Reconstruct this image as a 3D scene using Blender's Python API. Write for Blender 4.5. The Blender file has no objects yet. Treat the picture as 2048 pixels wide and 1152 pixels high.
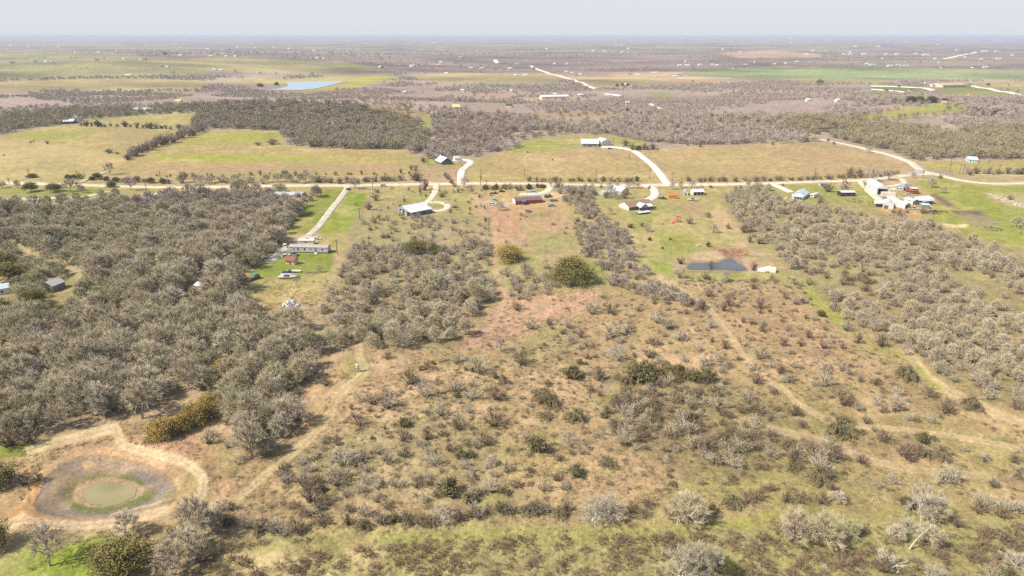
import bpy, math, random
import numpy as np
from mathutils import Vector
random.seed(7)
RNG = np.random.default_rng(7)
SC = bpy.context.scene
COL = SC.collection

# ---------------------------------------------------------------- camera, sky, sun, exposure
F = 1365.0                      # focal length in pixels of a 2048 wide frame (24 mm on 36 mm)
PITCH = math.radians(20.25)
CAM_H = 110.0
cam_data = bpy.data.cameras.new('camera'); cam_data.lens = 24.0; cam_data.sensor_width = 36.0
cam_data.clip_start = 1.0; cam_data.clip_end = 120000.0
cam = bpy.data.objects.new('camera', cam_data); COL.objects.link(cam)
cam.location = (0, 0, CAM_H); cam.rotation_euler = (math.radians(90) - PITCH, 0, 0)
SC.camera = cam

SUN_EL = math.radians(47.0)
SUN_AZ = math.atan2(-0.40, -0.92)            # direction towards the sun, in the ground plane
SKY_GREY = .6; SKY_TINT = (.90, .93, 1.03); VEIL = (3.48, 3.60, 3.88, 1)
world = bpy.data.worlds.new('World'); SC.world = world; world.use_nodes = True
wn = world.node_tree.nodes; wn.clear()
sky = wn.new('ShaderNodeTexSky'); sky.sky_type = 'NISHITA'; sky.sun_disc = False
sky.sun_elevation = SUN_EL; sky.sun_rotation = math.radians(90) - SUN_AZ
sky.altitude = 150; sky.air_density = 1.0; sky.dust_density = 1.0; sky.ozone_density = 2.0
bg = wn.new('ShaderNodeBackground'); bg.inputs['Strength'].default_value = 0.15
wo = wn.new('ShaderNodeOutputWorld')
bw = wn.new('ShaderNodeRGBToBW'); cm = wn.new('ShaderNodeCombineColor'); mxs = wn.new('ShaderNodeMix'); mxs.data_type = 'RGBA'; tint = wn.new('ShaderNodeVectorMath'); tint.operation = 'MULTIPLY'
_wl = world.node_tree.links; _wl.new(sky.outputs[0], bw.inputs[0])
for _k in range(3): _wl.new(bw.outputs[0], cm.inputs[_k])
_wl.new(cm.outputs[0], mxs.inputs[7]); _wl.new(sky.outputs[0], mxs.inputs[6]); mxs.inputs[0].default_value = SKY_GREY   # thin overcast veil
_wl.new(mxs.outputs[2], tint.inputs[0]); tint.inputs[1].default_value = SKY_TINT
geo_ = wn.new('ShaderNodeTexCoord'); sx_ = wn.new('ShaderNodeSeparateXYZ'); _wl.new(geo_.outputs['Generated'], sx_.inputs[0])
veil = wn.new('ShaderNodeMapRange'); veil.interpolation_type = 'SMOOTHSTEP'; veil.inputs[1].default_value = 0.0; veil.inputs[2].default_value = .45; veil.inputs[3].default_value = .97; veil.inputs[4].default_value = .12
_wl.new(sx_.outputs[2], veil.inputs[0]); low = wn.new('ShaderNodeMix'); low.data_type = 'RGBA'; low.inputs[7].default_value = VEIL   # pale haze layer that thins out overhead
_wl.new(veil.outputs[0], low.inputs[0]); _wl.new(tint.outputs[0], low.inputs[6]); _wl.new(low.outputs[2], bg.inputs[0]); world.node_tree.links.new(bg.outputs[0], wo.inputs[0])
sl = bpy.data.lights.new('sun', 'SUN'); sl.energy = 4.2; sl.angle = math.radians(0.5); sl.color = (1.0, 0.91, 0.75)
so = bpy.data.objects.new('sun', sl); COL.objects.link(so)
sd = Vector((math.cos(SUN_AZ) * math.cos(SUN_EL), math.sin(SUN_AZ) * math.cos(SUN_EL), math.sin(SUN_EL)))
so.rotation_euler = sd.to_track_quat('Z', 'Y').to_euler(); so.location = (0, 0, 300)
SC.view_settings.view_transform = 'Standard'; SC.view_settings.look = 'None'
SC.view_settings.exposure = 0.49; SC.view_settings.gamma = 1.0
SC.view_settings.use_curve_mapping = False
SC.cycles.use_denoising = False
SC.cycles.volume_bounces = 2
SC.cycles.max_bounces = 6; SC.cycles.diffuse_bounces = 4; SC.cycles.transparent_max_bounces = 8

# ---------------------------------------------------------------- helpers: noise, pixel <-> ground
def smooth(a, b, x):
    t = np.clip((x - a) / (b - a), 0, 1); return t * t * (3 - 2 * t)
def vnoise(x, y, seed=0):
    xi = np.floor(x).astype(np.int64); yi = np.floor(y).astype(np.int64)
    xf = x - xi; yf = y - yi
    xf = xf * xf * (3 - 2 * xf); yf = yf * yf * (3 - 2 * yf)
    def h(a, b):
        n = (a * 374761393 + b * 668265263 + seed * 1442695041) & 0xffffffff
        n = ((n ^ (n >> 13)) * 1274126177) & 0xffffffff
        n = n ^ (n >> 16)
        return (n & 0xffff) / 65535.0
    return (h(xi, yi) * (1 - xf) + h(xi + 1, yi) * xf) * (1 - yf) + (h(xi, yi + 1) * (1 - xf) + h(xi + 1, yi + 1) * xf) * yf
def fbm(x, y, oct=4, seed=0):
    s = 0; a = 0.5; t = 0
    for k in range(oct):
        s = s + a * vnoise(x * 2 ** k + 17.3 * k, y * 2 ** k - 9.1 * k, seed + k); t += a; a *= 0.55
    return s / t
SINP, COSP = math.sin(PITCH), math.cos(PITCH)
def flat(u, v, z=0.0):
    a = (u - 1024) / F; b = (576 - v) / F
    dy = COSP + b * SINP; dz = -SINP + b * COSP
    t = (z - CAM_H) / dz
    return a * t, dy * t
def project(x, y, z):
    zz = z - CAM_H
    dep = y * COSP - zz * SINP
    up = y * SINP + zz * COSP
    ok = dep > 1
    dep = np.where(ok, dep, 1)
    return np.where(ok, 1024 + F * x / dep, -9999), np.where(ok, 576 - F * up / dep, -9999), dep
HILLS = []
for (u, v, hh, rx, ry) in [(150, 150, 34, 520, 420), (430, 128, 34, 700, 520), (20, 118, 30, 700, 600), (720, 222, 17, 230, 110), (560, 232, 8, 160, 90),
                           (1030, 228, 7, 160, 80), (1480, 250, 7, 200, 90), (1890, 215, 16, 210, 130), (1990, 240, 9, 160, 100), (640, 118, 18, 700, 500),
                           (1180, 300, 4, 120, 60), (250, 205, 6, 300, 120), (1700, 150, -10, 900, 500), (1250, 120, 10, 900, 500), (900, 190, -6, 300, 250),
                           (1560, 300, 2.5, 120, 50), (1300, 185, -5, 400, 200), (1560, 215, 8, 260, 120)]:
    x0, y0 = flat(u, v); HILLS.append((x0, y0, hh, rx, ry))
PX, PY = flat(212, 985)          # muddy pond
QX, QY = flat(1440, 530)         # blue pond
LX, LY = flat(630, 172)          # far lake
def height(x, y):
    x = np.asarray(x, float); y = np.asarray(y, float)
    r = np.hypot(x, y)
    h = 1.1 * np.sin(x / 47 + 1.3) * np.sin(y / 61 + 0.4) + 0.7 * np.sin((x + y) / 29 + 2.0) * smooth(60, 160, r)
    h = h + 6 * (fbm(x / 420 + 3, y / 420 + 8, 3, 5) - 0.5) * smooth(700, 1500, r)
    h = h + 26 * (fbm(x / 2600, y / 1700, 3, 11) - 0.5) * smooth(1800, 4500, r)
    for (x0, y0, hh, rx, ry) in HILLS:
        h = h + hh * np.exp(-((x - x0) / rx) ** 2 - ((y - y0) / ry) ** 2)
    # muddy pond: a scraped bowl with a spoil bank round it
    q = np.hypot((x - PX) / 19.0, (y - PY) / 17.5)
    m = 1 - smooth(1.5, 2.4, q)
    bowl = -2.0 * (1 - smooth(0.52, 1.0, q)) + 0.9 * np.exp(-((q - 1.22) / 0.16) ** 2)
    h = h * (1 - m) + m * 0.2 + bowl
    q = np.hypot((x - QX) / 26.0, (y - QY) / 26.0)
    m = 1 - smooth(1.0, 1.8, q); h = h * (1 - m) + m * 0.0
    q = np.hypot((x - LX) / 130.0, (y - LY) / 260.0)
    m = 1 - smooth(1.0, 1.7, q); h = h * (1 - m) + m * (-1.0)
    return np.minimum(h, 92)
def ground(u, v):
    """world point where the ray through a pixel meets the terrain"""
    u = np.atleast_1d(np.asarray(u, float)); v = np.atleast_1d(np.asarray(v, float))
    a = (u - 1024) / F; b = (576 - v) / F
    dy = COSP + b * SINP; dz = np.minimum(-SINP + b * COSP, -1e-4)
    t0 = (45 - CAM_H) / dz; t1 = (-40 - CAM_H) / dz
    lo, hi = t0, t1
    for n in (100, 24, 24):          # march along each ray, then narrow down
        if a.size * n > 3000000: n = 24
        T = lo[:, None] + (hi - lo)[:, None] * np.arange(n + 1)[None] / n
        below = (CAM_H + dz[:, None] * T) < height(a[:, None] * T, dy[:, None] * T)
        below[:, -1] = True; below[:, 0] = False
        k = below.argmax(1); r = np.arange(len(a)); hi, lo = T[r, k], T[r, k - 1]
    x, y = a * hi, dy * hi
    return x, y, height(x, y)
def G(u, v):
    x, y, z = ground(u, v); return Vector((float(x[0]), float(y[0]), float(z[0])))
def ppm(p):
    """pixels per metre at a world point"""
    return F / (p.y * COSP - (p.z - CAM_H) * SINP)
def inpoly(u, v, P):
    P = np.asarray(P, float); r = np.zeros(u.shape, bool)
    x0, y0 = P[:, 0], P[:, 1]; x1, y1 = np.roll(x0, -1), np.roll(y0, -1)
    for a, b, c, d in zip(x0, y0, x1, y1):
        if b == d: continue
        k = ((b > v) != (d > v)) & (u < (c - a) * (v - b) / (d - b) + a)
        r ^= k
    return r
def linedist(u, v, P, closed=False):
    P = np.asarray(P, float); Q = np.roll(P, -1, axis=0) if closed else P[1:]
    D = np.full(u.shape, 1e9)
    for (a, b), (c, d) in zip(P[:len(Q)], Q):
        L = (c - a) ** 2 + (d - b) ** 2 + 1e-9
        t = np.clip(((u - a) * (c - a) + (v - b) * (d - b)) / L, 0, 1)
        D = np.minimum(D, np.hypot(u - a - t * (c - a), v - b - t * (d - b)))
    return D
# ---------------------------------------------------------------- helpers: objects, meshes, materials
def tag(o, label=None, cat=None, group=None, kind=None):
    for k, val in (('label', label), ('category', cat), ('group', group), ('kind', kind)):
        if val: o[k] = val
    return o
def mesh_np(name, V, T, mats=(), mi=None, smoothed=False):
    V = np.ascontiguousarray(V, dtype=np.float32); T = np.ascontiguousarray(T, dtype=np.int32)
    me = bpy.data.meshes.new(name); n = T.shape[1]
    me.vertices.add(len(V)); me.vertices.foreach_set('co', V.ravel())
    me.loops.add(T.size); me.loops.foreach_set('vertex_index', T.ravel())
    me.polygons.add(len(T))
    me.polygons.foreach_set('loop_start', np.arange(0, T.size, n, dtype=np.int32))
    me.polygons.foreach_set('loop_total', np.full(len(T), n, dtype=np.int32))
    if mi is not None: me.polygons.foreach_set('material_index', np.ascontiguousarray(mi, dtype=np.int32))
    me.polygons.foreach_set('use_smooth', np.full(len(T), bool(smoothed)))
    for m in mats: me.materials.append(m)
    me.update(calc_edges=True); me.validate()
    return me
def link(name, me, parent=None):
    o = bpy.data.objects.new(name, me); COL.objects.link(o)
    if parent is not None: o.parent = parent
    return o
class MB:
    def __init__(s): s.v = []; s.f = []
    def add(s, V, Fs):
        b = len(s.v); s.v += [tuple(p) for p in V]; s.f += [tuple(i + b for i in f) for f in Fs]; return s
    def box(s, x0, y0, z0, x1, y1, z1):
        return s.add([(x0, y0, z0), (x1, y0, z0), (x1, y1, z0), (x0, y1, z0), (x0, y0, z1), (x1, y0, z1), (x1, y1, z1), (x0, y1, z1)],
                     [(0, 3, 2, 1), (4, 5, 6, 7), (0, 1, 5, 4), (1, 2, 6, 5), (2, 3, 7, 6), (3, 0, 4, 7)])
    def prism(s, prof, y0, y1):
        """profile in x-z, extruded along y"""
        n = len(prof)
        V = [(x, y0, z) for x, z in prof] + [(x, y1, z) for x, z in prof]
        return s.add(V, [tuple(range(n)), tuple(range(2 * n - 1, n - 1, -1))] + [(i, i + n, (i + 1) % n + n, (i + 1) % n) for i in range(n)])
    def prismx(s, prof, x0, x1):
        n = len(prof)
        V = [(x0, y, z) for y, z in prof] + [(x1, y, z) for y, z in prof]
        return s.add(V, [tuple(range(n - 1, -1, -1)), tuple(range(n, 2 * n))] + [((i + 1) % n, (i + 1) % n + n, i + n, i) for i in range(n)])
    def tube(s, p0, p1, r0, r1=None, n=6):
        r1 = r0 if r1 is None else r1
        p0 = Vector(p0); p1 = Vector(p1); d = (p1 - p0).normalized()
        a = d.orthogonal().normalized(); b = d.cross(a)
        V = [p0 + (a * math.cos(t) + b * math.sin(t)) * r0 for t in [2 * math.pi * k / n for k in range(n)]]
        V += [p1 + (a * math.cos(t) + b * math.sin(t)) * r1 for t in [2 * math.pi * k / n for k in range(n)]]
        return s.add(V, [(i, (i + 1) % n, (i + 1) % n + n, i + n) for i in range(n)] + [tuple(range(n - 1, -1, -1)), tuple(range(n, 2 * n))])
    def mesh(s, name, mat):
        me = bpy.data.meshes.new(name); me.from_pydata(s.v, [], s.f); me.materials.append(mat); me.update(); return me
    def build(s, name, mat, parent=None): return link(name, s.mesh(name, mat), parent)
def mat(name, col, rough=0.9, var=0.12, scale=1.5, metal=0.0, coat=0.0, spec=0.3, bump=0.0, col2=None):
    m = bpy.data.materials.new(name); m.use_nodes = True; nt = m.node_tree; N = nt.nodes; L = nt.links
    b = N['Principled BSDF']; b.inputs['Roughness'].default_value = rough; b.inputs['Metallic'].default_value = metal
    b.inputs['Specular IOR Level'].default_value = spec
    tc = N.new('ShaderNodeTexCoord'); nz = N.new('ShaderNodeTexNoise'); nz.inputs['Scale'].default_value = scale; nz.inputs['Detail'].default_value = 4
    L.new(tc.outputs['Object'], nz.inputs['Vector'])
    mx = N.new('ShaderNodeMix'); mx.data_type = 'RGBA'
    c2 = col2 or tuple(min(1, c * (1 + 2 * var)) for c in col); c1 = tuple(c * (1 - var * (0 if col2 else 2)) for c in col)
    mx.inputs[6].default_value = (*c1, 1); mx.inputs[7].default_value = (*c2, 1)
    mr = N.new('ShaderNodeMapRange'); mr.inputs[1].default_value = 0.3; mr.inputs[2].default_value = 0.7
    L.new(nz.outputs[0], mr.inputs[0]); L.new(mr.outputs[0], mx.inputs[0]); L.new(mx.outputs[2], b.inputs['Base Color'])
    if bump:
        bp = N.new('ShaderNodeBump'); bp.inputs['Strength'].default_value = bump; L.new(nz.outputs[0], bp.inputs['Height']); L.new(bp.outputs[0], b.inputs['Normal'])
    return m
def mat_plant(name, cols, clump=0.5, dark=0.75, trans=0.0):
    """twigs or leaves: tone differs from plant to plant and clump to clump"""
    m = bpy.data.materials.new(name); m.use_nodes = True; nt = m.node_tree; N = nt.nodes; L = nt.links
    b = N['Principled BSDF']; b.inputs['Roughness'].default_value = 0.85; b.inputs['Specular IOR Level'].default_value = 0.15
    oi = N.new('ShaderNodeObjectInfo'); cr = N.new('ShaderNodeValToRGB')
    while len(cr.color_ramp.elements) < len(cols): cr.color_ramp.elements.new(0.5)
    for k, c in enumerate(cols):
        cr.color_ramp.elements[k].position = k / max(1, len(cols) - 1); cr.color_ramp.elements[k].color = (*c, 1)
    L.new(oi.outputs['Random'], cr.inputs[0])
    tc = N.new('ShaderNodeTexCoord'); nz = N.new('ShaderNodeTexNoise'); nz.inputs['Scale'].default_value = clump; nz.inputs['Detail'].default_value = 3
    L.new(tc.outputs['Object'], nz.inputs['Vector'])
    mr = N.new('ShaderNodeMapRange'); mr.inputs[1].default_value = 0.3; mr.inputs[2].default_value = 0.7; mr.inputs[3].default_value = dark; mr.inputs[4].default_value = 1.2
    L.new(nz.outputs[0], mr.inputs[0])
    vm = N.new('ShaderNodeVectorMath'); vm.operation = 'SCALE'; L.new(cr.outputs[0], vm.inputs[0]); L.new(mr.outputs[0], vm.inputs['Scale'])
    L.new(vm.outputs[0], b.inputs['Base Color'])
    # twigs are round and leaves cupped: they catch light from above whichever way the flat sliver faces
    g = N.new('ShaderNodeNewGeometry'); a1 = N.new('ShaderNodeVectorMath'); a1.operation = 'MULTIPLY_ADD'; a1.inputs[1].default_value = (.4, .4, .4); a1.inputs[2].default_value = (0, 0, .9)
    L.new(g.outputs['Normal'], a1.inputs[0]); nn = N.new('ShaderNodeVectorMath'); nn.operation = 'NORMALIZE'; L.new(a1.outputs[0], nn.inputs[0]); L.new(nn.outputs[0], b.inputs['Normal'])
    return m
# ---------------------------------------------------------------- roads and tracks (pixel traces, laid on the terrain)
ROADS = [ # name, trace, width m, colour key, lift
 ('road', [(-60,366),(0,365.5),(125,369),(250,373),(342,374.5),(425,374),(512,372.5),(637,371),(702,371),(787,369),(862,368),(937,367),(1024,367),(1149,369),(1274,371),(1331,369.5),(1449,369),(1536,367),(1636,363),(1726,360.5),(1786,354),(1823,349.5),(1866,347.5)], 8.0, 'caliche'),
 ('crossroad', [(1623,274),(1650,280),(1686,287.5),(1743,301),(1786,311),(1823,325),(1838,338),(1850,344),(1871,348),(1911,359),(1961,366.5),(1998,368),(2048,366.5),(2110,364)], 7.0, 'caliche'),
 ('link_road', [(1842,340),(1836,346),(1818,351)], 8.0, 'asphalt'),
 ('lane', [(696,373),(692,382),(684,393),(674,406),(662,420),(652,434),(642,448),(632,460),(622,468),(609,477),(594,485),(580,493),(567,500),(556,508),(546,518),(539,527)], 5.0, 'gravel'),
 ('parking_spur', [(618,473),(634,478)], 4.0, 'gravel'),
 ('driveway', [(874,368),(871,383),(864,396),(856,404),(848,410),(850,418),(860,423),(876,424),(894,419),(899,411),(890,405),(872,403),(858,406)], 5.0, 'caliche'),
 ('driveway', [(922,366),(922,348),(924,341),(931,334),(940,328),(943,322),(935,319),(918,319),(905,322)], 6.0, 'white'),
 ('driveway', [(1103,369),(1100,378),(1092,386),(1080,389),(1040,388)], 6.0, 'caliche'),
 ('driveway', [(1336,369),(1329,360),(1316,343),(1306,331),(1294,321),(1274,305),(1262,299),(1245,296),(1224,294),(1202,293.5)], 6.5, 'white'),
 ('driveway', [(1290,371),(1304,374),(1311,383),(1309,392),(1301,399),(1288,403),(1268,406)], 6.0, 'white'),
 ('driveway', [(1540,367),(1561,375),(1583,385)], 5.5, 'white'),
 ('driveway', [(1721,361),(1730,372),(1742,385),(1756,397),(1766,406)], 6.5, 'caliche'),
 ('driveway', [(1772,387),(1786,397),(1800,407),(1812,412)], 6.0, 'white'),
 ('driveway', [(1764,374),(1790,372),(1812,367),(1806,360),(1800,357)], 4.5, 'caliche'),
 ('driveway', [(346,375),(330,382),(312,390),(285,398),(262,406)], 5.0, 'gravel'),
 ('driveway', [(-40,402),(0,400),(25,397),(60,399),(92,398),(120,396),(162,397),(190,391),(217,384)], 5.0, 'caliche'),
 ('farm_track', [(161,366),(180,357),(197,350),(218,343)], 4.0, 'track'),
 ('farm_track', [(1930,349),(1965,350),(2048,351.5),(2110,352)], 3.0, 'track'),
 ('yard_path', [(1784,377),(1793,380)], 3, 'white'),
 ('far_road', [(1063,132),(1071,138),(1079,140),(1090,144),(1101,148),(1122,153),(1149,160),(1168,169),(1184,176),(1194,178)], 13, 'far'),
 ('far_road', [(1743,172.5),(1790,173.5),(1836,175),(1852,178),(1868,182)], 12, 'farw'),
 ('far_road', [(1746,179),(1775,182),(1811,185)], 10, 'farw'),
 ('far_road', [(1946,172.5),(1990,181),(2041,191),(2060,194)], 10, 'farw'),
 ('far_road', [(1915,191.5),(1948,194),(2048,197),(2100,198)], 9, 'farw'),
 ('far_road', [(1888,119),(1920,111.5),(1953,104)], 24, 'farw'),
 ('far_road', [(1224,189.5),(1244,192.5)], 10, 'farw'),
 ('far_road', [(1299,209),(1310,214),(1321,219.5)], 8, 'farw'),
 ('far_road', [(991,120),(995,127)], 18, 'farw'),
 ('far_road', [(1350,156.4),(1400,156.8),(1459,157.2)], 9, 'far'),
]
# px corridors kept clear of trees (trace, half width px)
CLEAR = [(t, 7) for (n, t, w, c) in ROADS if n in ('lane', 'driveway', 'crossroad', 'yard_path', 'parking_spur')] + \
        [(t, 3.2) for (n, t, w, c) in ROADS if n in ('road', 'far_road', 'farm_track', 'link_road')]
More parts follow.
